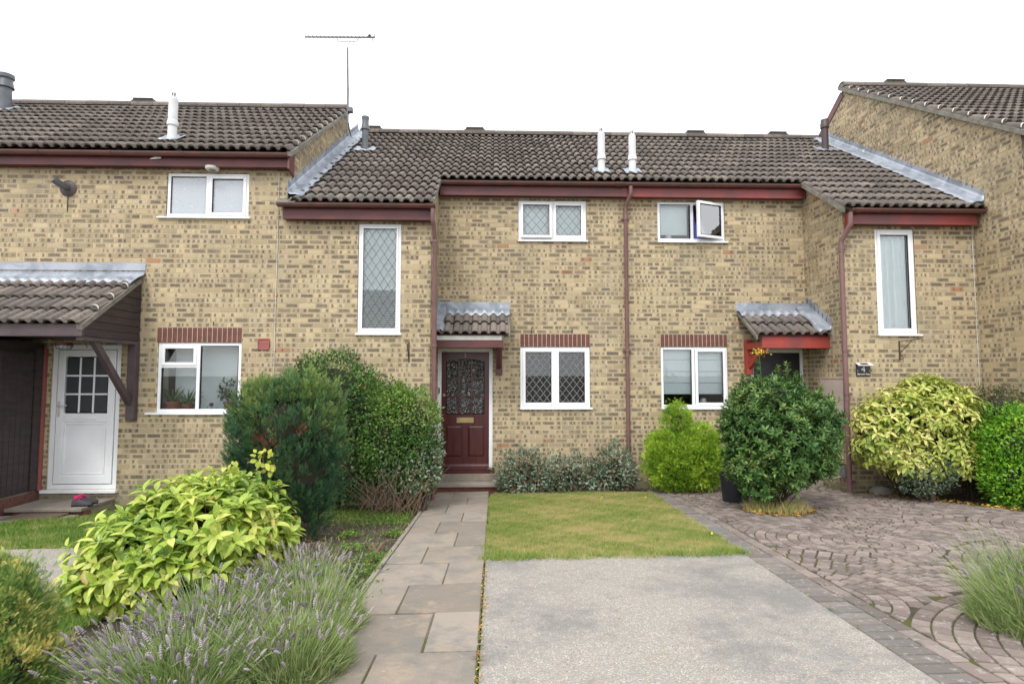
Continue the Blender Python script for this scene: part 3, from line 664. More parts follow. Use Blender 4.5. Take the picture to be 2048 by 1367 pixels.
# ================================================================ ROOFS
SLP = .69; RA = math.atan(SLP); CR, SR = math.cos(RA), math.sin(RA); GA = .345
def tile_mesh(roll_first=True):
    xs, zs = [], []
    for r in range(2):
        b = r*.15
        for a in range(7):
            t = math.pi*a/6; xs.append(b+.056-.052*math.cos(t)); zs.append(.036*math.sin(t)**.8 if 0 < a < 6 else 0)
        xs.append(b+.130); zs.append(-.002)
    xs.append(.299); zs.append(0.)
    n = len(xs); vs = []
    for j, (yy, dz) in enumerate(((0, .048), (.39, .002))): vs += [(x, yy, z*1.3+dz) for x, z in zip(xs, zs)]
    vs += [(x, 0, z*1.12+.031) for x, z in zip(xs, zs)]
    fs = [(i, i+1, n+i+1, n+i) for i in range(n-1)]+[(2*n+i, 2*n+i+1, i+1, i) for i in range(n-1)]
    vs += [(x, .12, z*1.1+.016) for x, z in zip(xs, zs)]; fs += [(3*n+i, 3*n+i+1, 2*n+i+1, 2*n+i) for i in range(n-1)]
    b = len(vs); vs += [(xs[-1], 0, .02), (xs[-1], .39, -.012)]; fs += [(n-1, b, b+1, 2*n-1)]
    vs += [(xs[0], 0, .02), (xs[0], .39, -.012)]; fs += [(0, n, b+3, b+2)]
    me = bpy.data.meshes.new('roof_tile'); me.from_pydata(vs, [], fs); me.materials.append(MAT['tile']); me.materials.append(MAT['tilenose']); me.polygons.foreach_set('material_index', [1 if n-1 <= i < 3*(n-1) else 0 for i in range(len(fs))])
    me.polygons.foreach_set('use_smooth', [i < n-1 for i in range(len(fs))]); return me
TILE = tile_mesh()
def tile(parent, x, ylip, zlip):
    o = bpy.data.objects.new('roof_tile', TILE); COL.objects.link(o); adopt(o, parent) if False else None
    o.parent = parent; o.location = (x+random.uniform(-.002, .002), ylip+random.uniform(-.004, .004), zlip+random.uniform(-.001, .003))
    o.rotation_euler = (RA+random.uniform(-.006, .006), random.uniform(-.004, .004), random.uniform(-.004, .004)); return o
def tile_field(parent, x0, cols, ylip, zlip, rows, skip=lambda c, r: False):
    for r in range(rows):
        for c in range(cols):
            if not skip(c, r): tile(parent, x0+c*.3, ylip+r*GA*CR, zlip+r*GA*SR)
def ridge(parent, x0, x1, y, z):
    x = x0; n = max(1, round((x1-x0)/.45)); w = (x1-x0)/n
    prof = [(.125*math.cos(a), .1*math.sin(a)) for a in np.linspace(-.25, math.pi+.25, 11)]
    poly = prof+[(p[0]*.86, p[1]*.86) for p in prof[::-1]]
    MB().prism([(y+p[0]*.84, z+p[1]*.8) for p in prof], 'x', x0+.01, x1-.01).build('ridge_bedding', 'stone', parent)
    me = None
    for i in range(n):
        if me is None:
            o = MB().prism(poly, 'x', 0, w-.008).build('ridge_tile', 'tile', parent); me = o.data
        else:
            o = bpy.data.objects.new('ridge_tile', me); COL.objects.link(o); o.parent = parent
        o.location = (x0+i*w, y, z+random.uniform(-.003, .004)); 
def verge(parent, x, side, ylip, zlip, rows, clips=True, top=.0):
    """cement undercloak and tile clips up a gable edge"""
    y1 = ylip+rows*GA*CR+top; z1 = zlip+rows*GA*SR+top*SLP
    MB().prism([(ylip+.02, zlip-.055), (y1, z1-.055), (y1, z1+.012), (ylip+.005, zlip+.012)], 'x', min(x, x+side*.075), max(x, x+side*.075)).build('verge', 'stone', parent)
    if clips:
        for r in range(1, rows):
            yy, zz = ylip+r*GA*CR, zlip+r*GA*SR
            mb = MB(); pts = []
            for a in np.linspace(-.15, math.pi*.62, 8):
                pts.append((x+side*(.026+.058*math.cos(a)), .058*math.sin(a)+.05))
            for (xa, ha), (xb, hb) in zip(pts, pts[1:]):
                q = [(xa, yy, zz+ha), (xb, yy, zz+hb), (xb, yy-.022, zz+hb-.022*SLP*.4), (xa, yy-.022, zz+ha-.022*SLP*.4)]
                mb.add(q+[(p[0], p[1], p[2]+.005) for p in q], [(0,1,2,3),(7,6,5,4),(0,4,5,1),(2,6,7,3)])
            mb.build('verge_clip', 'clip', parent)
def gutter(house, x0, x1, yc, zt, r=.056, mat='pvc', outlet=None):
    prof = [(yc-r*math.cos(a), zt-r*math.sin(a)) for a in np.linspace(0, math.pi, 9)]
    poly = prof+[(yc+(r-.004)*math.cos(a), zt-(r-.004)*math.sin(a)) for a in np.linspace(0, math.pi, 9)]
    g_ = MB().prism(poly, 'x', x0, x1); g_.prism(prof, 'x', x0-.004, x0); g_.prism(prof, 'x', x1, x1+.004)
    g_ = g_.build('gutter', mat, house)
    x = x0+.5
    def band(xx, wd, nm, dr):
        p = [(yc-(r+dr)*math.cos(a), zt+.002-(r+dr)*math.sin(a)) for a in np.linspace(0, math.pi, 9)]
        q = [(yc+(r+.001)*math.cos(a), zt+.002-(r+.001)*math.sin(a)) for a in np.linspace(0, math.pi, 9)]
        MB().prism(p+q, 'x', xx-wd/2, xx+wd/2).build(nm, mat, g_)
    while x < x1-.2: band(x, .028, 'gutter_bracket', .006); x += 1.05
    if outlet is not None: band(outlet, .12, 'gutter_outlet', .01)
    return g_
def fascia(house, x0, x1, ywall, zb, zt, mat, soff=None, over=.15):
    f_ = MB().box(x0, x1, ywall-over, ywall-over+.022, zb, zt).build('fascia', mat, house, bevel=.003)
    MB().box(x0, x1, ywall-over+.022, ywall+.03, zb+.012, zb+.024).build('soffit', soff or mat, house)
    return f_
def downpipe(house, pts, r, brackets, wall_dir, mat='pipe', couplers=()):
    o = MB().tube(pts, r, 12).build('downpipe', mat, house, smooth=True); m = o
    for z, x, y in brackets:
        mb = MB(); mb.tube([(x, y, z-.018), (x, y, z+.018)], r*1.22, 12)
        if wall_dir == 'back': mb.box(x-r*2.1, x+r*2.1, y+r*.7, y+r*1.7, z-.016, z+.016)
        else: mb.box(x+min(0, wall_dir*r*2.4), x+max(0, wall_dir*r*2.4), y-r*.5, y+r*1.2, z-.016, z+.016)
        mb.build('pipe_bracket', mat, o)
    for z, x, y in couplers: MB().tube([(x, y, z-.04), (x, y, z+.03)], r*1.15, 12).build('pipe_socket', mat, o, smooth=True)
    return o
def step_flash(house, x, side, y0, z0, y1, cover=.21, roofside=1):
    """stepped lead against a gable at plane x, visible face towards 'side'; y0,z0 = eave end on the tile plane"""
    mb = MB(); n = int((y1-y0)/(.075/SLP)); st = .075/SLP; xs = x+side*.006
    for i in range(n):
        ya, yb = y0+i*st, y0+(i+1)*st; za, zb = z0+(ya-y0)*SLP, z0+(yb-y0)*SLP
        mb.prism([(ya+.003, za+.02), (yb, zb+.02), (yb, zb+.26), (ya+.004, zb+.26)], 'x', min(x, xs)+.0005, max(x, xs)+.0005)
    f_ = mb.build('lead_flashing', 'lead', house)
    mb = MB(); m = int((y1-y0)/.06); grid = []
    for j in range(m+1):
        yy = y0+(y1-y0)*j/m; zz = z0+(yy-y0)*SLP
        w = cover+.018*math.sin(j*1.7)+.012*math.sin(j*.63)
        for i, (dx, dz) in enumerate(((0, .21), (.008, .14), (.04, .118), (.12, .12), (w, .085))):
            ph = .007*math.sin(j*math.pi*2*.06/(GA*CR))*(i > 1)
            grid.append((x+side*(dx+.005), yy, zz+dz+ph))
    fs = [(j*5+i, j*5+i+1, (j+1)*5+i+1, (j+1)*5+i) for j in range(m) for i in range(4)]
    mb.add(grid, fs); o = mb.build('lead_apron', 'lead', house, smooth=True)
    sm = o.modifiers.new('thickness', 'SOLIDIFY'); sm.thickness = .003
    return f_
# ================================================================ THE FOUR HOUSES
HL = thing('terraced_house', (-7, 8.4, -.2), 'left house with white glazed door, large tiled porch and dark boarded store beside it', 'house', 'terraced houses')
H3 = thing('terraced_house', (-.4, 9.5, -.28), 'middle house with mahogany front door numbered 3 and diamond leaded windows', 'house', 'terraced houses')
H4 = thing('terraced_house', (4.5, 9.5, -.25), 'middle house with black front door, bright red canopy beam and one window open', 'house', 'terraced houses')
HR = thing('terraced_house', (9, 7.6, -.1), 'right-hand taller house seen as a tall brick gable wall', 'house', 'terraced houses')
LZ, LY = 4.215, 8.16                      # lip of the lowest tile row over the projecting bays
RY = LY+4*GA*CR; RZ = LZ+4*GA*SR          # lip over the recess
LLY, LLZ = 8.15, 4.985                    # left house
RLY, RLZ = 11.44-15*GA*CR, 4.97           # right house
yr3, zr3 = LY+15*GA*CR, LZ+15*GA*SR; yrl, zrl = LLY+11*GA*CR, LLZ+11*GA*SR; yrr, zrr = 11.44, RLZ+15*GA*SR
# openings
L_UP = (-5.0, -3.765, 4.03, 4.74); L_GF = (-5.04, -3.805, 1.07, 2.145); L_DR = (-6.58, -5.57, -.02, 2.11)
A_ST = (-2.09, -1.435, 2.26, 3.98); A_UP = (.41, 1.618, 3.99, 4.73); A_GF = (.442, 1.662, 1.067, 2.148); A_DR = (-.975, -.03, .0, 2.12)
B_ST = (6.005, 6.64, 2.265, 3.965); B_UP = (2.882, 4.09, 3.99, 4.735); B_GF = (2.90, 4.085, 1.062, 2.152); B_DR = (4.48, 5.43, .0, 2.12)
LT = 2.374
def lo(o): return (o[0]-.0, o[1]+.0, o[3], LT)
# ---- left house
ops = [L_UP, L_GF, L_DR, lo(L_GF), (-3.30, -3.1, -1, 4.05)]
core = MB(); wall_core(core, 'x', YB, .28, -10.4, XL, -.6, 4.80, ops[:3]+[ops[4]])
core.prism([(8.68, -.6), (14.2, -.6), (14.2, 4.8), (yrl, zrl-.14), (8.69, LLZ-.1+SLP*(8.69-LLY)), (8.68, 4.8)], 'x', XL-.26, XL-.002)
core.build('wall', 'mortar', HL); MB().box(-10.4, XL-.3, 14.0, 14.2, -.6, 4.8).build('rear_wall', 'mortar', HL); MB().box(-10.4, -10.2, 8.7, 14.0, -.6, 4.9).build('end_wall', 'mortar', HL)
st = []; brick_wall(st, 'x', YB, -1, -8.2, XL, -.4, 4.80, ops, seed=1)
brick_wall(st, 'y', XL, 1, 8.4, 14.2, 4.0, 7.3, clips=[(-SLP, 1, LLZ-.06-SLP*LLY), (SLP, 1, zrl-.06+SLP*yrl), (SLP, -1, -(LZ-.05)+SLP*LY)], seed=2)
flush_bricks(st, HL)
roof = MB(); roof.prism([(LLY+.05, LLZ-.03), (LLY+.05, LLZ-.06), (yrl, zrl-.06), (14.5, zrl-.06-SLP*(14.5-yrl)), (14.5, zrl-SLP*(14.5-yrl)), (yrl, zrl-.012)], 'x', -10.5, XL+.02)
RL = roof.build('roof', 'stone', HL)
tile_field(RL, XL+.055-25*.3, 25, LLY, LLZ, 11); ridge(RL, -10.5, XL+.06, yrl, zrl+.045); verge(RL, XL, 1, LLY, LLZ, 11, top=.1)
fascia(HL, -10.4, XL+.01, YB, 4.79, 4.975, 'maroon'); gutter(HL, -10.4, XL+.0, YB-.215, 4.972)
MB().prism([(8.19, 4.75), (8.41, 4.69), (8.41, 5.1), (8.25, 5.0), (8.2, 4.95)], 'x', XL+.004, XL+.03).build('box_end', 'maroon', HL)
lintel(HL, L_GF[0]-.02, L_GF[1]+.0, L_GF[3], LT, YB)
w = window(HL, *L_UP, YB, [(-4.95, -4.42, 4.105, 4.69, False, None), (-4.37, -3.81, 4.085, 4.705, True, None)], glass='frost', sill=(.12, .04)); mullion(w, -4.395, 4.07, 4.70, YB)
MB().box(-4.9, -4.62, YB+.14, YB+.2, 4.1, 4.2).build('window_box', 'china', w); room(HL, *L_UP, YB)
w = window(HL, *L_GF, YB, [(-4.985, -4.47, 1.80, 2.10, True, None), (-4.985, -4.47, 1.12, 1.77, False, None), (-4.42, -3.86, 1.12, 2.095, False, None)], sill=(.14, .03))
mullion(w, -4.445, 1.1, 2.11, YB); transom(w, -4.99, -4.47, 1.785, YB, .04); room(HL, *L_GF, YB, 2.0)
slats('blind', -4.97, -3.88, 1.13, 2.07, YB+.36, .026, 1.12, 'blind', w, .028)
MB().box(-5.0, -3.85, YB+.08, YB+.34, 1.085, 1.105).build('inner_sill', 'white', w)
# door of the left house
def white_door(h):
    x0, x1, z0, z1 = L_DR; y = YB+.02; d = MB(); ring(d, x0+.003, x1-.003, z0, z1-.003, .07, y, y+.07); d = d.build('door_frame', 'white', h, bevel=.004)
    m = MB(); ring(m, x0+.09, x1-.085, z0+.08, z1-.08, .10, y-.012, y+.045, .12); zc = z0+.98; m.box(x0+.19, x1-.185, y-.012, y+.045, zc, zc+.13)
    lf = m.build('door', 'white', h, bevel=.005)
    MB().box(x0+.19, x1-.185, y+.004, y+.03, z0+.20, zc).build('door_panel', 'white', lf)
    b = MB(); ring(b, x0+.205, x1-.2, z0+.215, zc-.015, .022, y-.006, y+.004); b.build('panel_moulding', 'white', lf, bevel=.003)
    gx0, gx1, gz0, gz1 = x0+.2, x1-.195, zc+.14, z1-.19
    w_ = (gx1-gx0)/3; hh = (gz1-gz0)/3
    for i in range(3):
        for j in range(3): MB().box(gx0+i*w_+.010, gx0+(i+1)*w_-.010, y+.006, y+.012, gz0+j*hh+.010, gz0+(j+1)*hh-.010).build('door_pane', 'doorglass', lf)
    for i in (1, 2): MB().box(gx0+i*w_-.012, gx0+i*w_+.012, y-.002, y+.014, gz0, gz1).build('glazing_bar', 'white', lf)
    for j in (1, 2): MB().box(gx0, gx1, y-.0015, y+.0135, gz0+j*hh-.012, gz0+j*hh+.012).build('glazing_bar', 'white', lf)
    MB().box(x0+.33, x1-.33, y-.022, y-.012, zc+.035, zc+.075).build('letter_plate', 'white', lf, bevel=.003)
    hnd = MB().box(x0+.115, x0+.15, y-.024, y-.012, zc+.08, zc+.31); hnd.build('handle_plate', 'chrome', lf, bevel=.004)
    MB().tube([(x0+.132, y-.02, zc+.24), (x0+.132, y-.055, zc+.24), (x0+.16, y-.06, zc+.245), (x0+.27, y-.055, zc+.25)], .009, 8).build('handle', 'chrome', lf, smooth=True)
    MB().box(x0-.045, x1+.03, YB-.06, YB+.05, z0-.045, z0-.002).build('door_sill', 'white', d, bevel=.004)
white_door(HL); room(HL, L_DR[0], L_DR[1], .3, L_DR[3], YB, 1.5, .2)
stp = MB().box(-6.6, -5.58, 7.74, 8.39, -.19, -.145).build('doorstep', 'slab', HL, bevel=.008)
for i in range(5): MB().box(-6.55+i*.2, -6.36+i*.2, 7.80, 7.9, -.275, -.195).build('step_brick', 'soldier', stp, bevel=.004)
MB().box(-6.55, -5.6, 7.81, 8.39, -.4, -.192).build('step_core', 'mortar', stp)
# large tiled porch
pz = PY(80, 650, 7.19)[2]+.0; PLY = 7.19; px1 = PY(160, 648, 7.19)[0]
porch = MB().prism([(PLY+.1, pz+.03), (8.39, pz-.02+SLP*(8.36-PLY)), (8.39, pz-.06+SLP*(8.36-PLY)), (PLY+.1, pz-.01)], 'x', -9, px1-.03).build('porch_roof', 'darkwood', HL)
tile_field(porch, px1+.0-12*.3, 12, PLY, pz, 4)
verge(porch, px1-.055, 1, PLY, pz, 4, top=.03)
fl = MB(); X0, X1 = -9., px1+.04
fl.prism([(8.385, pz+.13+SLP*1.17), (8.398, pz+.13+SLP*1.17), (8.398, 3.345), (8.39, 3.345)], 'x', X0, X1); fl.build('lead_flashing', 'lead', porch)
nn = 300; gr = []
for i in range(nn+1):
    x = X0+(X1-X0)*i/nn; ph = ((x-px1)/.15) % 1; wv = .05*max(0, math.sin(math.pi*min(1, ph/.75)))**.8
    gr += [(x, 8.39, 3.21+.004*math.sin(i)), (x, 8.36, 3.16), (x, 8.22, pz+SLP*(8.22-PLY)+.06+wv*.6), (x, 8.13, pz+SLP*(8.13-PLY)+.045+wv)]
a = MB().add(gr, [(4*i+k, 4*(i+1)+k, 4*(i+1)+k+1, 4*i+k+1) for i in range(nn) for k in range(3)]).build('lead_apron', 'lead', porch, smooth=True); a.modifiers.new('thickness', 'SOLIDIFY').thickness = .003
bx = PX(157, 660, -5.33); bt, bb = PY(80, 647, 7.24)[2], PY(80, 672, 7.24)[2]
MB().box(-9, -5.30, 7.22, 7.26, bb, bt).build('porch_beam', 'darkwood_beam', porch, bevel=.004)
z = bb+.0; k = 0
while z < 3.2:                             # horizontal cladding boards on the porch side
    zt = z+.105; ys = PLY+.07+max(0, (zt-.0-(pz-.03)))/SLP
    ys0 = PLY+.07+max(0, (z-(pz-.03)))/SLP
    if ys0 > 8.3: break
    MB().prism([(max(7.262, ys0), z+.004), (8.385, z+.004), (8.385, zt), (min(8.37, max(7.262, ys)), zt)], 'x', -5.325, -5.305-(.004 if k % 2 else 0)).build('cladding_board', 'darkwood', porch, bevel=.004)
    z = zt; k += 1
MB().prism([(7.27, bb), (8.38, bb), (8.38, pz-.04+SLP*(8.38-PLY)), (7.27, pz-.04+SLP*.08)], 'x', -5.345, -5.326).build('cladding_back', 'darkwood', porch)
MB().box(-9, -5.35, 7.262, 8.39, bb+.03, bb+.05).build('porch_ceiling', 'darkwood', porch)
MB().box(-5.42, -5.30, 8.30, 8.395, 1.0, bb).build('porch_post', 'darkwood_beam', porch, bevel=.005)
MB().beam((-5.37, 7.5, bb), (-5.37, 8.30, 1.25), .07, .09).build('porch_brace', 'darkwood_beam', porch, bevel=.005)
MB().box(-5.40, -5.31, 7.262, 8.39, bb-.05, bb-.002).build('porch_plate', 'darkwood_beam', porch)
# boarded store beside the door
store = MB().box(-9, -6.69, 6.3, 8.38, .02, bb-.03).build('boarded_store', 'darkwood', HL)
zz = .03
while zz < 2.0:
    MB().prism([(-6.688, zz), (-6.655, zz), (-6.668, zz+.118), (-6.688, zz+.118)], 'y', 6.3, 7.62).build('cladding_board', 'darkwood', store); zz += .122
sdoor = []
for i in range(6):
    MB().box(-6.688, -6.652, 7.655+i*.088, 7.655+i*.088+.082, .0, 1.98).build('door_board', 'darkwood', store, bevel=.006)
MB().box(-6.688, -6.63, 7.625, 7.65, .0, 2.0).build('door_post', 'darkwood', store); MB().box(-6.688, -6.64, 8.19, 8.32, .0, 2.05).build('door_post', 'darkwood', store); MB().box(-6.688, -6.63, 8.325, 8.385, -.02, 2.05).build('door_post', 'redvent', store)
MB().tube([(-6.64, 8.14, 1.05), (-6.6, 8.14, 1.05), (-6.6, 8.17, 1.05)], .008, 6).build('door_latch', 'iron', store)
for i in range(9):
    for j in range(3): MB().box(-6.70, -6.662, 6.35+i*.225+(j % 2)*.11, 6.35+i*.225+(j % 2)*.11+.215, -.245+j*.075, -.18+j*.075).build('plinth_brick', 'soldier', store, bevel=.004)
MB().box(-9, -6.675, 6.3, 8.38, -.5, .0).build('plinth', 'stone', store)
# things under the porch
c = PY(128, 689, 7.7); lb = thing('bulkhead_lamp', c, 'small caged bulkhead lamp under the left porch roof', 'lamp')
MB().lathe((c[0], c[1], c[2]-.06), [(.10, .09), (.105, .05), (.10, .045)], 16).build('lamp_base', 'maroon', lb, smooth=True)
MB().lathe((c[0], c[1], c[2]-.06), [(.03, -.005), (.06, .0), (.085, .02), (.09, .045)], 14).build('lamp_glass', 'frost', lb, smooth=True)
cg = MB()
for k in range(6): a_ = math.pi*k/6; cg.tube([(c[0]+.1*math.cos(a_), c[1]+.1*math.sin(a_), c[2]-.012), (c[0]+.08*math.cos(a_), c[1]+.08*math.sin(a_), c[2]-.06), (c[0], c[1], c[2]-.07), (c[0]-.08*math.cos(a_), c[1]-.08*math.sin(a_), c[2]-.06), (c[0]-.1*math.cos(a_), c[1]-.1*math.sin(a_), c[2]-.012)], .004, 5)
cg.build('wire_cage', 'alum', lb)
c = PY(172, 690, 7.6); MB().tube([(c[0], c[1], c[2]+.03), (c[0], c[1], c[2]), (c[0]+.02, c[1], c[2]-.03), (c[0], c[1], c[2]-.045), (c[0]-.025, c[1], c[2]-.03)], .005, 6).build('hanging_hook', 'iron', None, smooth=True, origin=c, label='bent metal hook hanging under the left porch roof beside the lamp', cat='hook')
# ---- middle houses: shared roof geometry helper
def mid_house(H, x0, x1, bay0, bay1, reclo, rechi, ops_bay, ops_rec, ret, retside, fm, seed):
    core = MB(); wall_core(core, 'x', YB, .26, bay0, bay1, -.6, 4.05, ops_bay); wall_core(core, 'x', YR, .26, reclo, rechi, -.6, 4.80, ops_rec)
    top = lambda y: LZ-.03+SLP*(y-LY)
    xa, xb = (ret-.26, ret-.001) if retside > 0 else (ret+.001, ret+.26)
    core.prism([(8.66, -.6), (9.52, -.6), (9.52, top(9.52)), (8.66, top(8.66))], 'x', xa, xb)
    core.prism([(8.41, 4.06), (8.66, 4.06), (8.66, top(8.66)), (8.41, top(8.41))], 'x', xa, xb)
    core.prism([(8.66, -.6), (9.9, -.6), (9.9, 4.5), (8.66, 4.1)], 'x', x0+.001 if x0 < 0 else x1-.05, x0+.05 if x0 < 0 else x1-.001)
    core.build('wall', 'mortar', H); MB().box(x0, x1, 16.2, 16.4, -.6, 4.6).build('rear_wall', 'mortar', H)
    st = []
    brick_wall(st, 'x', YB, -1, bay0, bay1, -.45, 4.05, ops_bay+[lo(o) for o in ()], seed=seed)
    brick_wall(st, 'x', YR, -1, reclo, rechi, -.45, 4.80, ops_rec+[lo(ops_rec[1])], seed=seed+1)
    brick_wall(st, 'y', ret, retside, YB, YR, -.45, 5.1, clips=[(-SLP, 1, LZ-.02-SLP*LY)], seed=seed+2)
    flush_bricks(st, H)
    rf = MB(); s_ = lambda y: LZ-.015+SLP*(y-LY)
    rf.prism([(LY+.04, s_(LY+.04)), (LY+.04, s_(LY+.04)-.04), (RY, s_(RY)-.04), (RY, s_(RY))], 'x', bay0, bay1)
    rf.prism([(RY, s_(RY)-.001), (RY, s_(RY)-.041), (yr3, s_(yr3)-.05), (16.6, s_(yr3)-.05-SLP*(16.6-yr3)), (16.6, s_(yr3)-SLP*(16.6-yr3)), (yr3, s_(yr3))], 'x', x0, x1)
    return rf.build('roof', 'stone', H)
XG = -.93                                    # tile grid origin (right verge of the left bay)
R3 = mid_house(H3, -3.3+.19, XP, -3.30, XA, XA, XP, [A_ST], [A_UP, A_GF, A_DR], XA, 1, 'maroon', 11)
R4 = mid_house(H4, XP+.001, XRT-.01, XB, XRT-.003, XP, XB, [B_ST], [B_UP, B_GF, B_DR], XB, -1, 'fascia4', 21)
for r in range(15):
    for c_ in range(-8, 29):
        x = XG+c_*.3
        if x < XL-.15 or x > XRT-.1: continue
        if r < 4 and (-1e-6 < x-XG and x < 5.37-.01): continue
        tile(R3 if x < XP-.1 else R4, x, LY+r*GA*CR, LZ+r*GA*SR)
ridge(R3, XL+.05, XP, yr3, zr3+.045); ridge(R4, XP, XRT-.05, yr3, zr3+.045)
for (R_, x, s) in ((R3, XG-.03, 1), (R4, 5.37+.03, -1)):
    MB().prism([(LY+.02, LZ-.055), (RY+.1, RZ-.055+SLP*.1), (RY+.1, RZ+.02+SLP*.1), (LY+.005, LZ+.02)], 'x', min(x, x+s*.035), max(x, x+s*.035)).build('verge', 'stone', R_)
step_flash(H3, XL, 1, LY+.05, LZ+.05*SLP, 12.35); step_flash(H4, XRT, -1, LY+.02, LZ+.02*SLP, 12.3)
# fascias, gutters
fascia(H3, -3.19, -.955, YB, 4.0, 4.19, 'maroon'); gutter(H3, -3.24, -.90, YB-.215, 4.218, outlet=-.96)
fascia(H3, -.95, XP, YR, 4.765, 4.96, 'maroon'); g3 = gutter(H3, -.90, XP, YR-.205, 4.985, outlet=2.16)
fascia(H4, XP, 5.53, YR, 4.765, 4.96, 'fascia4'); gutter(H4, XP+.005, 5.40, YR-.205, 4.985)
fascia(H4, 5.56, 7.56, YB, 4.0, 4.19, 'fascia4'); gutter(H4, 5.50, 7.66, YB-.215, 4.218, outlet=5.6)
MB().box(5.535, 5.558, YB-.17, YB+.0, 3.96, 4.2).build('box_end', 'red', H4, bevel=.003)
MB().box(-.953, -.935, YB-.155, YB+.0, 3.97, 4.19).build('box_end', 'offwhite', H3, bevel=.003)
# downpipes
X1_ = -.935; downpipe(H3, [(X1_, 8.185, 4.16), (X1_, 8.185, 3.98), (X1_+.01, 8.21, 3.95), (-.915, 8.33, 3.74), (-.912, 8.345, 3.7), (-.912, 8.345, -.2)], .034,
    [(3.70, -.912, 8.345), (2.1, -.912, 8.345), (.4, -.912, 8.345)], -1)
downpipe(H3, [(2.36, 9.31, 4.93), (2.36, 9.31, 4.80), (2.35, 9.33, 4.77), (2.305, 9.44, 4.62), (2.30, 9.455, 4.58), (2.30, 9.455, -.3)], .034,
    [(4.4, 2.30, 9.455), (2.08, 2.30, 9.455), (.2, 2.30, 9.455)], 'back', couplers=[(2.0, 2.30, 9.455), (4.45, 2.3, 9.455)])
px3 = 5.425; xo = PY(1701, 440, 8.185)[0]
downpipe(H4, [(xo, 8.185, 4.16), (xo, 8.185, 3.98), (xo-.01, 8.2, 3.95), (px3+.01, 8.34, 3.76), (px3, 8.345, 3.71), (px3, 8.345, -.14)], .036,
    [(3.63, px3, 8.345), (2.04, px3, 8.345), (1.37, px3, 8.345), (.03, px3, 8.345)], 1, couplers=[(3.62, px3, 8.345), (1.3, px3, 8.345)])
# ---- windows of number 3
lintel(H3, A_GF[0], A_GF[1], A_GF[3], LT, YR); lintel(H4, B_GF[0], B_GF[1], B_GF[3], LT, YR)
w = window(H3, *A_ST, YB, [(-2.045, -1.48, 2.335, 3.935, False, None)], sill=(.02, .02)); room(H3, *A_ST, YB, 1.6)
ring(mb_ := MB(), -2.045, -1.48, 2.335, 3.935, .03, YB-.002, YB+.015); mb_.build('sash', 'white', w, bevel=.004)
lattice(-2.01, -1.515, 2.37, 3.90, YB+.014, 4, 8, 'leadgrey', w)
slats('blind', -2.03, -1.49, 2.98, 3.92, YB+.075, .034, 1.25, 'blind', w, .038); slats('blind_lower', -2.03, -1.49, 2.34, 2.97, YB+.075, .034, .5, 'blind', w, .030)
w = window(H3, *A_UP, YR, [(1.035, 1.57, 4.06, 4.69, True, (3, 3, 'leadgrey'))], sill=(.0, .02)); mullion(w, 1.02, 4.03, 4.69, YR, .03); room(H3, *A_UP, YR)
def open_sash(w, x0, x1, z0, z1, y, axis, ang, lat=None, glass='glass'):
    """a casement swung outwards, built shut and then turned about its hinge"""
    cx = (x1, y, z1) if axis == 'Z' else (x0, y, z1)
    def xf(mb): return mb.rot(cx, axis, ang)
    s_ = MB(); ring(s_, x0, x1, z0, z1, .05, y-.02, y+.03); s = xf(s_).build('sash', 'white', w, bevel=.005)
    b = MB(); ring(b, x0+.046, x1-.046, z0+.046, z1-.046, .008, y-.022, y); xf(b).build('bead', 'seal', w)
    xf(MB().box(x0+.05, x1-.05, y-.002, y+.004, z0+.05, z1-.05)).build('pane', glass, w)
    if lat: lattice(x0+.052, x1-.052, z0+.052, z1-.052, y-.004, lat[0], lat[1], lat[2], w, xf=xf)
open_sash(w, .452, 1.005, 4.055, 4.695, YR+.0, 'X', math.radians(-3.5), (3, 3, 'leadgrey'))
curtain(.45, 1.57, 4.03, 4.72, YR+.11, w, n=7, amp=.012)
w = window(H3, *A_GF, YR, [(.49, 1.035, 1.135, 2.105, True, (3.6, 5.6, 'leadwhite')), (1.07, 1.615, 1.135, 2.105, True, (3.6, 5.6, 'leadwhite'))], sill=(-.0, .03)); mullion(w, 1.052, 1.1, 2.11, YR, .035); room(H3, *A_GF, YR, 3)
MB().box(.5, 1.6, YR+.08, YR+.31, 1.085, 1.105).build('inner_sill', 'white', w)
slats('blind', .5, 1.6, 1.12, 2.08, YR+.36, .04, .15, 'alum', w, .022)
# ---- windows of number 4
w = window(H4, *B_ST, YB, [(6.05, 6.595, 2.34, 3.92, True, None)], sill=(.01, .05)); room(H4, *B_ST, YB, 1.6); curtain(6.06, 6.585, 2.3, 3.95, YB+.11, w, n=5)
w = window(H4, *B_UP, YR, [(2.93, 3.475, 4.065, 4.69, False, None)], sill=(.0, .04)); mullion(w, 3.505, 4.03, 4.69, YR, .05); room(H4, *B_UP, YR)
open_sash(w, 3.50, 4.05, 4.06, 4.70, YR-.0, 'Z', math.radians(20), glass='skyglass')
MB().box(2.95, 3.45, YR+.12, YR+.13, 4.16, 4.70).build('blind', 'blind', w)
MB().lathe((3.12, YR+.14, 4.07), [(.03, 0), (.055, .02), (.06, .05), (.04, .09), (.01, .1)], 12).build('ornament', 'china', w, smooth=True)
MB().box(2.92, 4.06, YR+.085, YR+.3, 4.03, 4.045).build('inner_sill', 'white', w)
cl = MB(); pts = [(3.53, 4.05), (3.75, 4.05), (3.7, 4.15), (3.62, 4.35), (3.58, 4.55), (3.53, 4.58)]; cl.prism(pts, 'y', YR+.11, YR+.16); cl.build('blue_curtain', 'bluecloth', w, bevel=.01)
w = window(H4, *B_GF, YR, [(2.935, 3.45, 1.11, 2.115, False, None), (3.51, 4.05, 1.13, 2.11, True, None)], sill=(.0, .03)); mullion(w, 3.475, 1.1, 2.115, YR, .05); room(H4, *B_GF, YR, 3)
bl = MB()
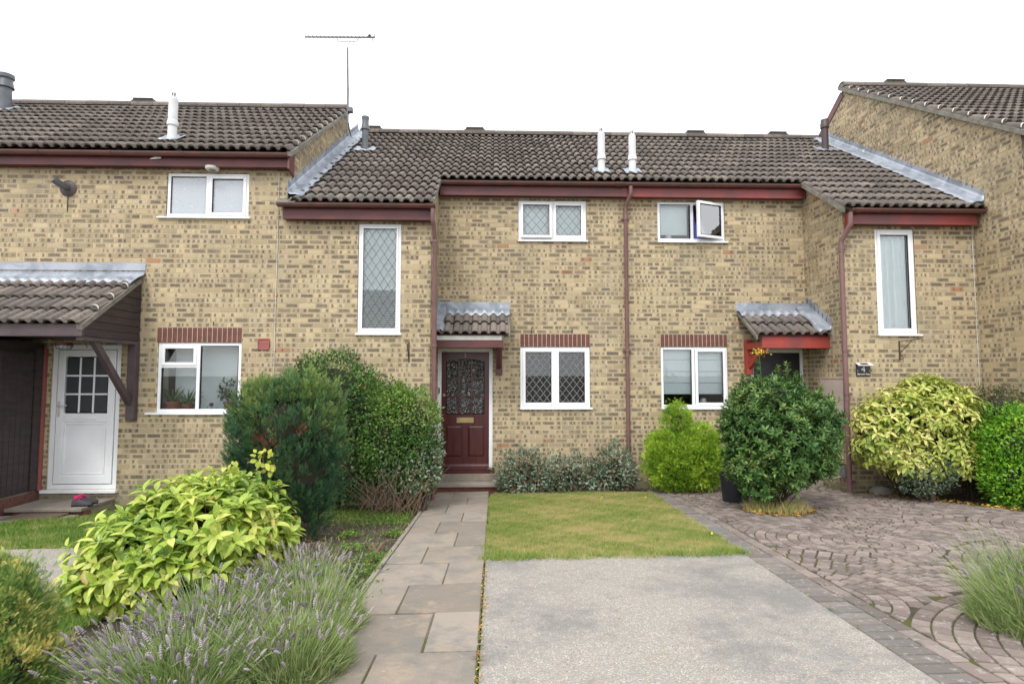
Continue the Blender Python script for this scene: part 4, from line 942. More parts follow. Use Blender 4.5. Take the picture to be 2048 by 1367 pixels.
for k in range(4): bl.prism([(YR+.12, 2.12-k*.2), (YR+.125, 2.12-k*.2), (YR+.118-.01*(k > 0), 1.925-k*.2), (YR+.108-.01*(k > 0), 1.925-k*.2)], 'x', 2.95, 4.03)
bl.build('roman_blind', 'blind', w); 
MB().box(2.95, 4.03, YR+.085, YR+.31, 1.085, 1.10).build('inner_sill', 'white', w)
MB().lathe((3.70, YR+.17, 1.10), [(.05, 0), (.062, .03), (.06, .1), (.05, .14), (.03, .15)], 14).build('ceramic_jar', 'china', w, smooth=True)
# ---- front door of number 3
def door3(h):
    x0, x1, z0, z1 = A_DR; y = YR+.03; ring(fr := MB(), x0, x1, z0, z1, .062, y-.02, y+.06, .001); f_ = fr.build('door_frame', 'white', h, bevel=.004)
    a0, a1, b0, b1 = x0+.066, x1-.068, z0+.085, z1-.066; cx = (a0+a1)/2
    m = MB(); st = .075; m.box(a0, a0+st, y, y+.045, b0, b1); m.box(a1-st, a1, y, y+.045, b0, b1)
    gz0, gzt, gzs = b0+.90, b1-.115, b1-.165            # glazing bottom, arch crown, arch spring
    m.box(a0+st, a1-st, y, y+.045, b0, b0+.17); m.box(a0+st, a1-st, y, y+.045, gz0-.19, gz0); m.box(cx-.045, cx+.045, y, y+.045, b0+.17, gz0-.19)
    n = 14; X0_, X1_ = a0+st, a1-st
    def arch(x): t = (x-cx)/((X1_-X0_)/2); return gzs+(gzt-gzs)*(1-t*t)
    for i in range(n):
        xa, xb = X0_+(X1_-X0_)*i/n, X0_+(X1_-X0_)*(i+1)/n; m.prism([(xa, arch(xa)), (xb, arch(xb)), (xb, b1), (xa, b1)], 'y', y, y+.045)
    lf = m.build('door', 'doorwood', h)
    gw = (X1_-X0_)/3; gh = (gzs+.02-gz0)/3
    for i in range(3):
        for j in range(3):
            xa, xb = X0_+i*gw+.010, X0_+(i+1)*gw-.010; za, zb = gz0+j*gh+.010, gz0+(j+1)*gh-.010
            if j < 2: poly = [(xa, za), (xb, za), (xb, zb), (xa, zb)]
            else: xs = np.linspace(xb, xa, 6); poly = [(xa, za), (xb, za)]+[(x, arch(x)-.002) for x in xs]
            MB().prism(poly, 'y', y+.018, y+.024).build('door_pane', 'obscure', lf)
    for i in (1, 2): MB().box(X0_+i*gw-.011, X0_+i*gw+.011, y+.004, y+.036, gz0, gzs+.035).build('glazing_bar', 'doorwood', lf)
    for j in (1, 2): MB().box(X0_, X1_, y+.0045, y+.0355, gz0+j*gh-.011, gz0+j*gh+.011).build('glazing_bar', 'doorwood', lf)
    for xa, xb in ((a0+st, cx-.045), (cx+.045, a1-st)):
        za, zb = b0+.17, gz0-.19; p = MB(); p.box(xa, xb, y+.016, y+.03, za, zb)
        i_ = .035; p.add([(xa+.008, y+.016, za+.008), (xb-.008, y+.016, za+.008), (xb-.008, y+.016, zb-.008), (xa+.008, y+.016, zb-.008), (xa+i_, y+.004, za+i_), (xb-i_, y+.004, za+i_), (xb-i_, y+.004, zb-i_), (xa+i_, y+.004, zb-i_)],
              [(0,1,5,4),(1,2,6,5),(2,3,7,6),(3,0,4,7),(4,5,6,7)]); p.build('door_panel', 'doorwood', lf)
    MB().prism([(y-.035, b0+.0), (y, b0+.0), (y, b0+.055), (y-.006, b0+.055), (y-.035, b0+.018)], 'x', a0+.004, a1-.004).build('weatherboard', 'doorwood', lf)
    lp = MB(); ring(lp, cx-.145, cx+.145, gz0-.145, gz0-.055, .016, y-.008, y); lp.box(cx-.128, cx+.128, y-.005, y, gz0-.128, gz0-.072); lp.build('letter_plate', 'brass', lf, bevel=.002)
    text_mesh('door_number', '3', .085, (cx-.005, y-.004, b1-.062), 'brass', lf)
    MB().lathe((a0+.04, y-.012, gz0+.33), [(.02, -.02), (.022, .0), (.02, .02)], 10).build('door_lock', 'brass', lf)
    MB().box(x0-.0, x1+.03, YR-.07, YR+.09, z0-.004, z0+.045).build('threshold', 'doorwood', f_, bevel=.004); MB().box(x0, x1+.03, YR-.045, YR+.09, z0+.046, z0+.082).build('threshold_rail', 'doorwood', f_, bevel=.006)
    MB().box(x0+.012, x0+.046, y-.045, y-.021, 1.33, 1.47).build('door_bell', 'white', f_, bevel=.003); MB().box(x0+.020, x0+.038, y-.049, y-.045, 1.35, 1.44).build('bell_push', 'black', f_)
door3(H3); room(H3, A_DR[0], A_DR[1], .1, A_DR[3], YR, 1.5, .2)
s3 = MB().box(-.975, .13, 9.10, 9.515, -.165, -.11).build('doorstep', 'slab', H3, bevel=.007); MB().box(-.97, .12, 9.16, 9.512, -.4, -.167).build('step_riser', 'soldier', s3)
MB().box(-.975, .13, 9.3, 9.51, -.108, -.005).build('step_upstand', 'slab', s3)
# ---- front door of number 4
def door4(h):
    x0, x1, z0, z1 = B_DR; y = YR+.03; fr = MB(); ring(fr, x0, x1+.03, z0, z1, .07, y-.02, y+.06, .05); f_ = fr.build('door_frame', 'white', h, bevel=.004)
    a0, a1, b0, b1 = x0+.075, x1-.045, z0+.055, z1-.075
    lf = MB().box(a0, a1, y+.004, y+.045, b0, b1).build('door', 'blackdoor', h)
    cx = (a0+a1)/2
    for i, (za, zb) in enumerate(((.12, .72), (.86, 1.30), (1.42, 1.88))):
        for xa, xb in ((a0+.1, cx-.05), (cx+.05, a1-.1)):
            p = MB(); ring(p, xa, xb, b0+za, b0+zb, .018, y-.003, y+.004); ring(p, xa+.03, xb-.03, b0+za+.03, b0+zb-.03, .02, y-.002, y+.004); p.build('door_panel', 'blackdoor', lf, bevel=.004)
    MB().lathe((cx, y-.01, 1.52), [(.02, -.035), (.04, -.015), (.04, .015), (.02, .035)], 12).build('door_knocker', 'brass', lf, smooth=True)
    MB().box(x1-.025, x1+.015, y-.042, y-.021, 1.33, 1.44).build('door_bell', 'black', f_, bevel=.004)
door4(H4); room(H4, B_DR[0], B_DR[1], .1, B_DR[3], YR, 1.5, .2)
MB().box(4.45, 5.49, 9.12, 9.515, -.2, -.11).build('doorstep', 'slab', H4, bevel=.007)
# ---- small tiled canopies over both doors
def canopy(h, xt0, cols, wall_x, wside, bx0, bx1, mat, post_x, vside, board):
    ly = 8.80; lz = 2.285; c_ = MB().prism([(ly+.1, lz+.04), (9.505, lz-.02+SLP*.68), (9.505, lz-.05+SLP*.68), (ly+.1, lz+.01)], 'x', xt0+.01, xt0+cols*.3-.01).build('door_canopy', mat, h)
    tile_field(c_, xt0, cols, ly, lz, 2)
    e0, e1 = xt0-.04*(vside < 0), xt0+cols*.3+.04*(vside > 0)
    xs0, xs1 = (min(wall_x, e0), max(e1, wall_x)) if True else (e0, e1)
    MB().box(min(xs0, wall_x)+.002, xs1-.002, YR-.008, YR-.0045, 2.775, 2.925).build('lead_flashing', 'lead', c_)
    nn = 110; gr = []
    for i in range(nn+1):
        x = xs0+.004+(xs1-xs0-.008)*i/nn; ph = ((x-xt0)/.15) % 1; wv = .05*max(0, math.sin(math.pi*min(1, ph/.75)))**.8 if xt0 < x < xt0+cols*.3 else .02
        gr += [(x, YR-.01, 2.80+.004*math.sin(i)), (x, YR-.04, 2.775), (x, YR-.12, lz+SLP*(9.40-ly)+.06+wv*.6), (x, YR-.245-.006*math.sin(i*.5), lz+SLP*(9.275-ly)+.04+wv)]
    a = MB().add(gr, [(4*i+k, 4*(i+1)+k, 4*(i+1)+k+1, 4*i+k+1) for i in range(nn) for k in range(3)]).build('lead_apron', 'lead', c_, smooth=True); a.modifiers.new('thickness', 'SOLIDIFY').thickness = .003
    # side apron on the return wall
    gr = []; m = 12; cov = .165 if wside > 0 else .2
    for j in range(m+1):
        yy = ly-.02+(YR-.01-ly+.02)*j/m; zz = lz+(yy-ly)*SLP
        for dx, dz in ((.004, .18), (.012, .125), (.06, .115), (cov*.75, .115), (cov+.02*math.sin(j*.9), .07)): gr.append((wall_x+wside*dx, yy, zz+dz))
    a = MB().add(gr, [(j*5+i, j*5+i+1, (j+1)*5+i+1, (j+1)*5+i) for j in range(m) for i in range(4)]).build('side_apron', 'lead', c_, smooth=True); a.modifiers.new('thickness', 'SOLIDIFY').thickness = .003
    sf = MB(); stp_ = .075/SLP; yy = ly
    while yy < YR-.02:
        y2 = min(yy+stp_, YR-.011); xx = wall_x+wside*.0055; z1_ = lz+(yy-ly)*SLP; z2_ = lz+(y2-ly)*SLP
        sf.prism([(yy, z1_+.1), (y2, z2_+.1), (y2, z2_+.25), (yy-.03, z2_+.24)], 'x', min(xx, xx+wside*.003), max(xx, xx+wside*.003)); yy += stp_
    sf.build('step_flashing', 'lead', c_)
    vx = xt0 if vside < 0 else xt0+cols*.3
    MB().prism([(ly+.01, lz-.05), (9.5, lz-.05+SLP*(9.5-ly)), (9.5, lz+.01+SLP*(9.5-ly)), (ly, lz+.01)], 'x', min(vx, vx+vside*.025), max(vx, vx+vside*.025)).build('verge', 'stone', c_)
    yy = ly+GA*CR; cm = MB()
    xx = vx-vside*(.07); 
    for k in range(6): a0_, a1_ = k*.4, (k+1)*.4; cm.beam((xx+vside*.058*math.cos(a0_+.1), yy-.01, lz+GA*SR+.022+.046*math.sin(a0_+.1)), (xx+vside*.058*math.cos(a1_+.1), yy-.01, lz+GA*SR+.022+.046*math.sin(a1_+.1)), .02, .004)
    cm.build('verge_clip', 'clip', c_)
    zb0, zb1 = PY((bx0+bx1)/2*0+950, 695, 8.85)[2], PY(950, 680, 8.85)[2]
    if not board: zb1 = lz-.0
    MB().box(bx0, bx1, 8.84, 8.885, zb0, zb1).build('canopy_beam', mat, c_, bevel=.004)
    if board: MB().box(bx0, bx1-.02, 8.832, 8.87, zb1+.002, lz+.005).build('tilting_fillet', 'offwhite', c_, bevel=.003)
    MB().box(bx0+.02, bx1-.02, 8.886, 9.50, zb0+.05, zb0+.06).build('canopy_ceiling', 'offwhite', c_)
    MB().box(post_x-.055, post_x+.055, 9.40, 9.512, 1.66, zb1-.02).build('canopy_post', mat, c_, bevel=.005)
    if vside < 0: MB().box(post_x-.055, post_x+.0, 8.886, 9.39, zb0-.0, zb0+.11).build('canopy_rafter', mat, c_, bevel=.004)
    else: MB().box(post_x-.0, post_x+.05, 8.886, 9.39, zb0+.04, zb0+.11).build('canopy_rafter', mat, c_, bevel=.004)
    MB().beam((post_x, 9.42, 1.80), (post_x, 8.92, zb0+.02), .06, .09).build('canopy_brace', mat, c_, bevel=.005)
    return c_
canopy(H3, -.975, 4, XA, 1, -.972, PY(1006, 688, 8.85)[0], 'maroon', PY(998, 720, 9.45)[0], 1, True)
canopy(H4, PY(1516, 670, 8.8)[0], 4, XB, -1, PY(1524, 685, 8.85)[0], XB-.004, 'red', PY(1497, 700, 9.45)[0], -1, False)
# ---- right house
core = MB(); core.prism([(7.545, -.6), (15.3, -.6), (15.3, 4.9), (yrr, zrr-.13), (7.545, RLZ-.08+SLP*(7.545-RLY))], 'x', XRT+.001, XRT+.26)
core.build('wall', 'mortar', HR); MB().box(XRT+.27, 14, 7.545, 7.8, -.6, 4.9).build('front_wall', 'mortar', HR); MB().box(XRT+.27, 14, 15.1, 15.3, -.6, 4.9).build('rear_wall', 'mortar', HR)
st = []
brick_wall(st, 'y', XRT, -1, 7.545, 8.44, -.4, 6.2, clips=[(-SLP, 1, RLZ-.055-SLP*RLY)], seed=31)
brick_wall(st, 'y', XRT, -1, 8.44, 14.5, 4.0, 8.0, clips=[(-SLP, 1, RLZ-.055-SLP*RLY), (SLP, 1, zrr-.055+SLP*yrr), (SLP, -1, -(LZ-.02)+SLP*LY)], seed=31)
flush_bricks(st, HR)
brick_wall(st2 := [], 'x', 7.545, -1, XRT, 9.2, 3.2, 4.8, seed=33); bgx = BrickGeo()
for b in st2: bgx.add(b[0], b[1], brick_attr(.2), b[5], b[6])
meshobj('brick', bgx.mesh(), HR, kind='stuff')
RR = MB().prism([(RLY+.04, RLZ), (RLY+.04, RLZ-.05), (yrr, zrr-.055), (15.6, zrr-.055-SLP*(15.6-yrr)), (15.6, zrr-SLP*(15.6-yrr)), (yrr, zrr-.01)], 'x', XRT-.02, 14).build('roof', 'stone', HR)
tile_field(RR, XRT-.055, 15, RLY, RLZ, 15, skip=lambda c_, r: c_ > 3+r*.9); ridge(RR, XRT-.06, 14, yrr, zrr+.045); verge(RR, XRT, -1, RLY, RLZ, 15, top=.1)
MB().beam((XRT-.012, yrr+.05, zrr-.10), (XRT-.012, 15.5, zrr-.10-SLP*(15.5-yrr-.05)), .024, .16).build('bargeboard', 'maroon', HR)
fascia(HR, XRT-.0, 14, 7.545, 4.62, 4.95, 'maroon'); gutter(HR, XRT-.02, 14, 7.545-.215, 4.96)
MB().box(XRT+.012, XRT+.08, 7.44, 7.54, 2.6, 4.6).build('downpipe', 'pipe', HR)
# ================================================================ FLUES, VENTS ON THE ROOFS
def roofpt(px, py, which):
    y0, z0 = {'m': (LY, LZ+.03), 'l': (LLY, LLZ+.03), 'r': (RLY, RLZ+.03)}[which]; return PR(px, py, z0, y0, SLP)
def lead_slate(house, p, parent, r=.22):
    gr = []; n = 12
    for j in range(5):
        for i in range(n+1):
            x = p[0]-r+2*r*i/n; y_ = p[1]-.13+.26*j/4; wv = .022*abs(math.sin(math.pi*(x-XG)/.15)); gr.append((x, y_, p[2]+(y_-p[1])*SLP+.055+wv))
    o = MB().add(gr, [(j*(n+1)+i, j*(n+1)+i+1, (j+1)*(n+1)+i+1, (j+1)*(n+1)+i) for j in range(4) for i in range(n)]).build('lead_slate', 'lead', parent, smooth=True); o.modifiers.new('thickness', 'SOLIDIFY').thickness = .004
def white_flue(px, py, ptop, which, label):
    p = roofpt(px, py, which); zt = PY(px, ptop, p[1])[2]; t = thing('boiler_flue', p, label, 'flue', 'slim white boiler flues on the roofs')
    MB().tube([(p[0], p[1], p[2]-.08), (p[0], p[1], p[2]+.26)], .066, 16).build('flue_base', 'flue', t, smooth=True)
    MB().lathe((p[0], p[1], p[2]), [(.066, .24), (.082, .25), (.082, .30), (.070, .34)], 16).build('flue_collar', 'flue', t, smooth=True)
    MB().lathe((p[0], p[1], 0), [(.068, p[2]+.3), (.066, zt-.12), (.055, zt-.11), (.054, zt-.085)], 16).build('flue_pipe', 'flue', t, smooth=True)
    c_ = MB(); c_.lathe((p[0], p[1], zt), [(.012, -.01), (.036, -.014), (.036, -.03), (.012, -.03)], 10)
    for k in range(6): a = k*math.pi/3; c_.box(p[0]+.03*math.cos(a)-.006, p[0]+.03*math.cos(a)+.006, p[1]+.03*math.sin(a)-.006, p[1]+.03*math.sin(a)+.006, zt-.09, zt-.028)
    c_.build('flue_cap', 'flue', t); MB().tube([(p[0], p[1], zt-.086), (p[0], p[1], zt-.05)], .022, 8).build('flue_core', 'black', t); lead_slate(None, p, t, .15)
white_flue(344, 283, 184, 'l', 'slim white boiler flue on the left house roof')
white_flue(1203, 347, 255, 'm', 'left one of the two white boiler flues standing close together on the middle roof')
white_flue(1265, 348, 260, 'm', 'right one of the two white boiler flues standing close together on the middle roof')
def soil_pipe(px, py, ptop, which, label, mat, prof, r, name='vent_pipe'):
    p = roofpt(px, py, which); zt = PY(px, ptop, p[1])[2]; h = zt-p[2]; t = thing(name, p, label, 'vent pipe', None)
    MB().lathe((p[0], p[1], p[2]), [(r, -.1), (r, h*.9)], 16).build('pipe', mat, t, smooth=True)
    MB().lathe((p[0], p[1], p[2]), [(r*a, h*b) for a, b in prof], 16).build('pipe_terminal', mat, t, smooth=True); lead_slate(None, p, t); return t
soil_pipe(730, 303, 234, 'm', 'dark grey vent pipe with wide collar on the roof beside the left gable', 'greypipe', [(1.05, .6), (1.35, .63), (1.3, .7), (1.1, .78), (1.08, .92), (1.2, .95), (1.2, 1), (.8, 1)], .062)
soil_pipe(1651, 303, 240, 'm', 'brown vent pipe on the roof against the right-hand gable', 'brownpipe', [(1.05, .72), (1.3, .74), (1.3, .88), (1.15, .9), (1.15, 1), (.8, 1)], .068)
soil_pipe(9, 222, 150, 'l', 'dark grey ringed flue at the far left of the left roof', 'greypipe', [(1.05, .62), (1.35, .64), (1.1, .8), (1.05, .86), (1.3, .9), (1.3, 1), (.8, 1)], .10, 'roof_flue')
def ridge_vent(px, py, which, label):
    y, z, = {'m': (yr3, zr3), 'l': (yrl, zrl), 'r': (yrr, zrr)}[which]; x = PY(px, py, y)[0]
    t = thing('ridge_vent', (x, y, z), label, 'ridge vent', 'ridge vents on the roofs')
    MB().prism([(x-.27, z+.09), (x+.27, z+.09), (x+.2, z+.155), (x-.2, z+.155)], 'y', y-.1, y+.1).build('vent_base', 'tilenose', t)
    MB().box(x-.2, x+.2, y-.12, y+.12, z+.157, z+.178).build('vent_cap', 'greypipe', t, bevel=.006)
ridge_vent(292, 197, 'l', 'dark ridge vent on the left house roof'); ridge_vent(745, 262, 'm', 'ridge vent partly behind the dark grey vent pipe')
ridge_vent(950, 264, 'm', 'ridge vent on the middle roof left of the two white flues'); ridge_vent(1388, 268, 'm', 'ridge vent just right of the two white flues')
ridge_vent(1552, 270, 'm', 'ridge vent nearest the right-hand gable on the middle roof'); ridge_vent(1785, 168, 'r', 'ridge vent on the right-hand taller roof')
# ---- tv aerial
ax = XL+.16; q = PX(695, 262, ax); ya = q[1]; zt = PX(692, 82, ax)[2]; t = thing('television_aerial', (ax, ya, q[2]), 'long thin television aerial on a tall mast at the left gable peak', 'aerial')
MB().tube([(ax, ya, q[2]-.1), (ax-.01, ya, (q[2]+zt)/2), (ax-.03, ya, zt)], .02, 8).build('mast', 'alum', t, smooth=True)
q0, q1 = PY(610, 74, ya), PY(750, 75, ya); b = MB(); b.beam(q0, q1, .026, .026); b.build('boom', 'alum', t)
el = MB()
for k in range(19):
    f = k/18; p = np.array(q0)*(1-f)+np.array(q1)*f; el.tube([(p[0], p[1]-.13-.05*f, p[2]+.012), (p[0], p[1]+.13+.05*f, p[2]+.012)], .005, 5); el.tube([(p[0], p[1], p[2]-.01), (p[0], p[1], p[2]+.028)], .006, 5)
el.build('elements', 'alum', t); rf_ = MB(); p = q1
for s in (1, -1): rf_.beam((p[0]-.03, ya, p[2]), (p[0]+.0, ya, p[2]+s*.14), .006, .3, up=(0, 1, 0)) if False else rf_.tube([(p[0]-.06, ya, p[2]), (p[0]+.01, ya-.02, p[2]+(-.2 if s > 0 else .05))], .006, 5)
rf_.build('reflector', 'alum', t); s_ = MB(); sx = PY(677, 80, ya); 
s_.tube([PY(674, 76, ya), PY(675, 84, ya), PY(712, 84, ya), PY(718, 76, ya)], .009, 6); s_.build('boom_bracket', 'alum', t)
pb = PX(700, 228, ax); MB().box(pb[0], pb[0]+.1, ya-.05, ya+.05, pb[2]-.05, pb[2]+.05).build('amplifier_box', 'greypipe', t, bevel=.01)
MB().lathe(tuple(PY(739, 72, ya)), [(.02, -.03), (.035, 0), (.02, .03)], 8).build('dipole_box', 'greypipe', t)
MB().tube([(ax+.02, ya, zt), (ax+.015, ya+.01, (zt+q[2])/2), (ax+.03, ya, q[2]+.1)], .005, 5).build('aerial_cable', 'black', t)
# ================================================================ SMALL THINGS ON THE WALLS
def cable(name, pts, label):
    c_ = thing(name, pts[-1], label, 'cable'); MB().tube(pts, .006, 6).build('cable_run', 'cable', c_, smooth=True)
    mb = MB()
    for k in range(9):
        z = pts[0][2]-(k+.5)*.42
        x = pts[0][0]; mb.box(x-.009, x+.009, YB-.02, YB-.004, z-.006, z+.006)
    mb.build('cable_clips', 'cable', c_)
cable('wall_cable', [(-3.31, YB-.012, 4.76), (-3.31, YB-.012, 3.6), (-3.318, YB-.012, 2.6), (-3.312, YB-.012, 1.5), (-3.31, YB-.012, .2)], 'thin pale cable running down the brick wall right of the left house windows')
cable('wall_cable', [(7.585, YB-.012, 3.98), (7.585, YB-.012, 2.8), (7.582, YB-.012, 1.6), (7.585, YB-.012, .2)], 'thin pale cable running down the inner corner beside the right-hand gable')
c = PY(528, 688, YB); t = thing('air_vent', c, 'small square red plastic air vent on the wall right of the left window', 'vent')
mb = MB(); ring(mb, c[0]-.085, c[0]+.085, c[2]-.085, c[2]+.085, .016, YB-.028, YB-.004); mb.build('vent_frame', 'redvent', t, bevel=.004); MB().box(c[0]-.07, c[0]+.07, YB-.018, YB-.006, c[2], c[2]+.07).build('vent_flap', 'redvent', t); MB().box(c[0]-.07, c[0]+.07, YB-.022, YB-.01, c[2]-.07, c[2]-.003).build('vent_flap', 'redvent', t)
c = PY(135, 377, YB); t = thing('wall_flue', c, 'dark round flue elbow sticking out high on the left wall', 'flue')
MB().lathe((0, 0, 0), [(.07, -.02), (.125, -.005), (.125, .01), (.06, .02)], 18).rot((0, 0, 0), 'X', math.pi/2); 
m = MB().lathe((0, 0, 0), [(.06, 0), (.12, 0), (.125, .012), (.08, .03), (.06, .032)], 18).rot((0, 0, 0), 'X', math.pi/2); m.v = [(a+c[0]+.02, b+YB-.004, d+c[2]) for a, b, d in m.v]; m.build('flue_plate', 'brownpipe', t, smooth=True)
MB().tube([(c[0]+.02, YB-.01, c[2]), (c[0]+.01, YB-.09, c[2]+.01), (c[0]-.02, YB-.16, c[2]+.035), (c[0]-.05, YB-.2, c[2]+.07)], [.05, .05, .05, .052], 14).build('flue_elbow', 'greypipe', t, smooth=True)
MB().tube([(c[0]+.02, YB-.01, c[2]-.1), (c[0]+.02, YB-.01, c[2]-.36)], .006, 6).build('drain_tube', 'iron', t)
c = PY(424, 338, 8.3); t = thing('soffit_vent', (c[0], 8.3, 4.78), 'round white extractor vent under the left eaves above the upper window', 'vent')
MB().lathe((c[0], 8.31, 4.76), [(.05, -.005), (.09, 0), (.1, .02), (.1, .04)], 18).build('vent_ring', 'clip', t, smooth=True); MB().lathe((c[0], 8.31, 4.755), [(.02, -.003), (.05, .0), (.05, .006)], 14).build('vent_grille', 'alum', t)
def wall_bracket(p, label, lng):
    t = thing('basket_bracket', p, label, 'bracket', 'hanging basket brackets'); x, y, z = p
    MB().box(x-.008, x+.008, y-.012, y-.002, z-.3, z).build('back_plate', 'iron', t)
    if lng: MB().tube([(x, y-.01, z-.01), (x+.08, y-.12, z), (x+.17, y-.22, z+.02), (x+.2, y-.25, z-.01), (x+.17, y-.24, z-.03)], .006, 6).build('arm', 'iron', t); MB().tube([(x, y-.01, z-.2), (x+.1, y-.14, z)], .006, 6).build('strut', 'iron', t); MB().tube([(x, y-.01, z-.2), (x+.03, y-.04, z-.24), (x+.02, y-.05, z-.28), (x, y-.02, z-.29)], .005, 6).build('scroll', 'iron', t)
    else: MB().tube([(x, y-.01, z), (x, y-.3, z+.01), (x, y-.33, z-.03)], .006, 6).build('arm', 'iron', t); MB().tube([(x, y-.01, z-.24), (x, y-.2, z-.02)], .007, 6).build('strut', 'iron', t)
wall_bracket((6.345-.02, YB-.004, 2.19), 'rusty iron hanging basket bracket below the tall right window', True)
wall_bracket((-1.30, YB-.004, 2.15), 'black iron bracket on the wall below the tall leaded window', False)
# house sign with solar light
c = PY(1725, 741, YB); t = thing('house_sign', c, 'black house number 4 plate with solar light above it', 'sign'); y = YB-.02
MB().box(c[0]-.112, c[0]+.112, y, y+.012, c[2]-.085, c[2]+.085).build('sign_plate', 'black', t, bevel=.003)
text_mesh('sign_number', '4', .13, (c[0], y-.001, c[2]+.02), 'signwhite', t, .0015); text_mesh('sign_street', 'Berwick Way', .036, (c[0], y-.001, c[2]-.053), 'signwhite', t, .001)
for s in (-1, 1): MB().lathe((0, 0, 0), [(.001, -.003), (.006, 0), (.006, .003)], 8).rot((0, 0, 0), 'X', math.pi/2).build('sign_screw', 'chrome', t).location = (c[0]+s*.095, y-.002, c[2])
m = MB().box(c[0]-.12, c[0]+.12, y-.09, y+.01, c[2]+.115, c[2]+.13); m.rot((c[0], y+.01, c[2]+.13), 'X', math.radians(28)); m.build('solar_hood', 'chrome', t, bevel=.004)
m = MB().box(c[0]-.07, c[0]+.05, y-.07, y-.02, c[2]+.1305, c[2]+.1325); m.rot((c[0], y+.01, c[2]+.13), 'X', math.radians(28)); m.build('solar_cell', 'black', t)
# meter box on the return wall of number 4
z1_, z0_ = PX(1670, 757, XB)[2], PX(1670, 840, XB)[2]; ya_, yb_ = PX(1649, 790, XB)[1], PX(1690, 790, XB)[1]
t = thing('meter_box', (XB, (ya_+yb_)/2, z0_), 'beige utility meter box on the side wall behind the right downpipe', 'meter box')
MB().box(XB-.05, XB-.004, 8.45, ya_, z0_, z1_).build('box', 'meter', t, bevel=.006); MB().box(XB-.062, XB-.05, 8.46, ya_-.01, z0_+.015, z1_-.02).build('box_door', 'meter', t, bevel=.004); MB().box(XB-.066, XB-.004, 8.44, ya_+.008, z1_, z1_+.012).build('box_lip', 'meter', t)
MB().box(5.44, XB-.004, 8.48, 8.6, .07, .22).build('junction_box', 'alum', None, bevel=.005, origin=(5.48, 8.54, .07), label='small grey junction box low on the side wall behind the right downpipe', cat='junction box')
MB().tube([(5.47, 8.55, .09), (5.4, 8.7, .02), (5.2, 8.9, -.02), (5.0, 9.2, .0)], .008, 6).build('loose_cable', 'cable', None, smooth=True, origin=(5.2, 8.9, -.02), label='loose pale cable running low along the side wall by the right downpipe', cat='cable')
# bird-mess and sensor on the fascias
c = PY(312, 317, 8.24); MB().tube([(c[0]-.08, 8.235, c[2]-.01), (c[0], 8.232, c[2]+.005), (c[0]+.08, 8.232, c[2]+.01)], [.008, .02, .016], 8).build('security_light', 'clip', None, smooth=True, origin=c, label='small white fitting on the maroon fascia of the left house', cat='light')
# lower slots (weep vents) over the leaded window
for px in (1063, 1144):
    c = PY(px, 661, YR); MB().box(c[0]-.006, c[0]+.006, YR-.008, YR-.003, c[2]-.045, c[2]+.045).build('weep_vent', 'black', H3)
c = PY(427, 646, YB); MB().box(c[0]-.005, c[0]+.005, YB-.008, YB-.003, c[2]-.03, c[2]+.03).build('weep_vent', 'black', HL)
# ================================================================ PLANTS
rng = np.random.default_rng(11)
def nrm(a): return a/np.maximum(np.linalg.norm(a, axis=-1, keepdims=True), 1e-9)
def scatter(tv, tf, P, D, Nn, S, cv):
    """place a leaf template (y = along, z = face) at every point; returns vertices, faces, per-face value"""
    D = nrm(D); X = nrm(np.cross(D, Nn)); Z = np.cross(X, D); tv = np.asarray(tv, float); tf = np.asarray(tf)
    S = np.asarray(S)[:, None, None]
    V = P[:, None, :]+S*(tv[None, :, 0, None]*X[:, None, :]+tv[None, :, 1, None]*D[:, None, :]+tv[None, :, 2, None]*Z[:, None, :])
    n, k = len(P), len(tv); F = (np.arange(n)[:, None, None]*k+tf[None]).reshape(-1, tf.shape[1])
    return V.reshape(-1, 3), F, np.repeat(cv, len(tf))
def leaf_t(w, fold=.12, droop=.12, n=4):
    """pointed leaf of unit length, folded along the midrib; triangles"""
    v, f = [], []
    for i in range(n+1):
        t = i/n; hw = w/2*math.sin(math.pi*min(1, t**.85))**.8 if 0 < i < n else (.012 if i == 0 else 0)
        z = -droop*t*t; v += [(-hw, t, z+fold*hw*2), (0, t, z), (hw, t, z+fold*hw*2)]
    for i in range(n):
        a = 3*i; f += [(a, a+1, a+4), (a, a+4, a+3), (a+1, a+2, a+5), (a+1, a+5, a+4)]
    return v, f
AUC = leaf_t(.40, .25, .22, 4); BAY = leaf_t(.34, .2, .08, 3); SML = ([(-.02, 0, 0), (-.25, .45, .05), (.25, .45, .05), (0, 1, -.06), (0, .45, -.02)], [(0, 4, 1), (0, 2, 4), (1, 4, 3), (4, 2, 3)])
def sprig_t(n=4, spread=.9):
    v, f = [(-.02, 0, 0), (.02, 0, 0), (0, 1, 0)], [(0, 1, 2)]
    for i in range(n):
        t = .15+.7*i/n
        for s in (-1, 1):
            b = len(v); l = .38*(1-t*.5); v += [(0, t, 0), (s*l*.75*spread, t+l*.75, .06*s), (0, t+.13, 0)]; f.append((b, b+1, b+2))
    return v, f
SPR = sprig_t(4); SPR2 = sprig_t(3, 1.3)
def ell(px, py, Y, rxp, rzp, ry): 
    c = PY(px, py, Y); s = Y/FPX*1.0; return (c[0], Y, c[2], rxp*s, ry, rzp*s)
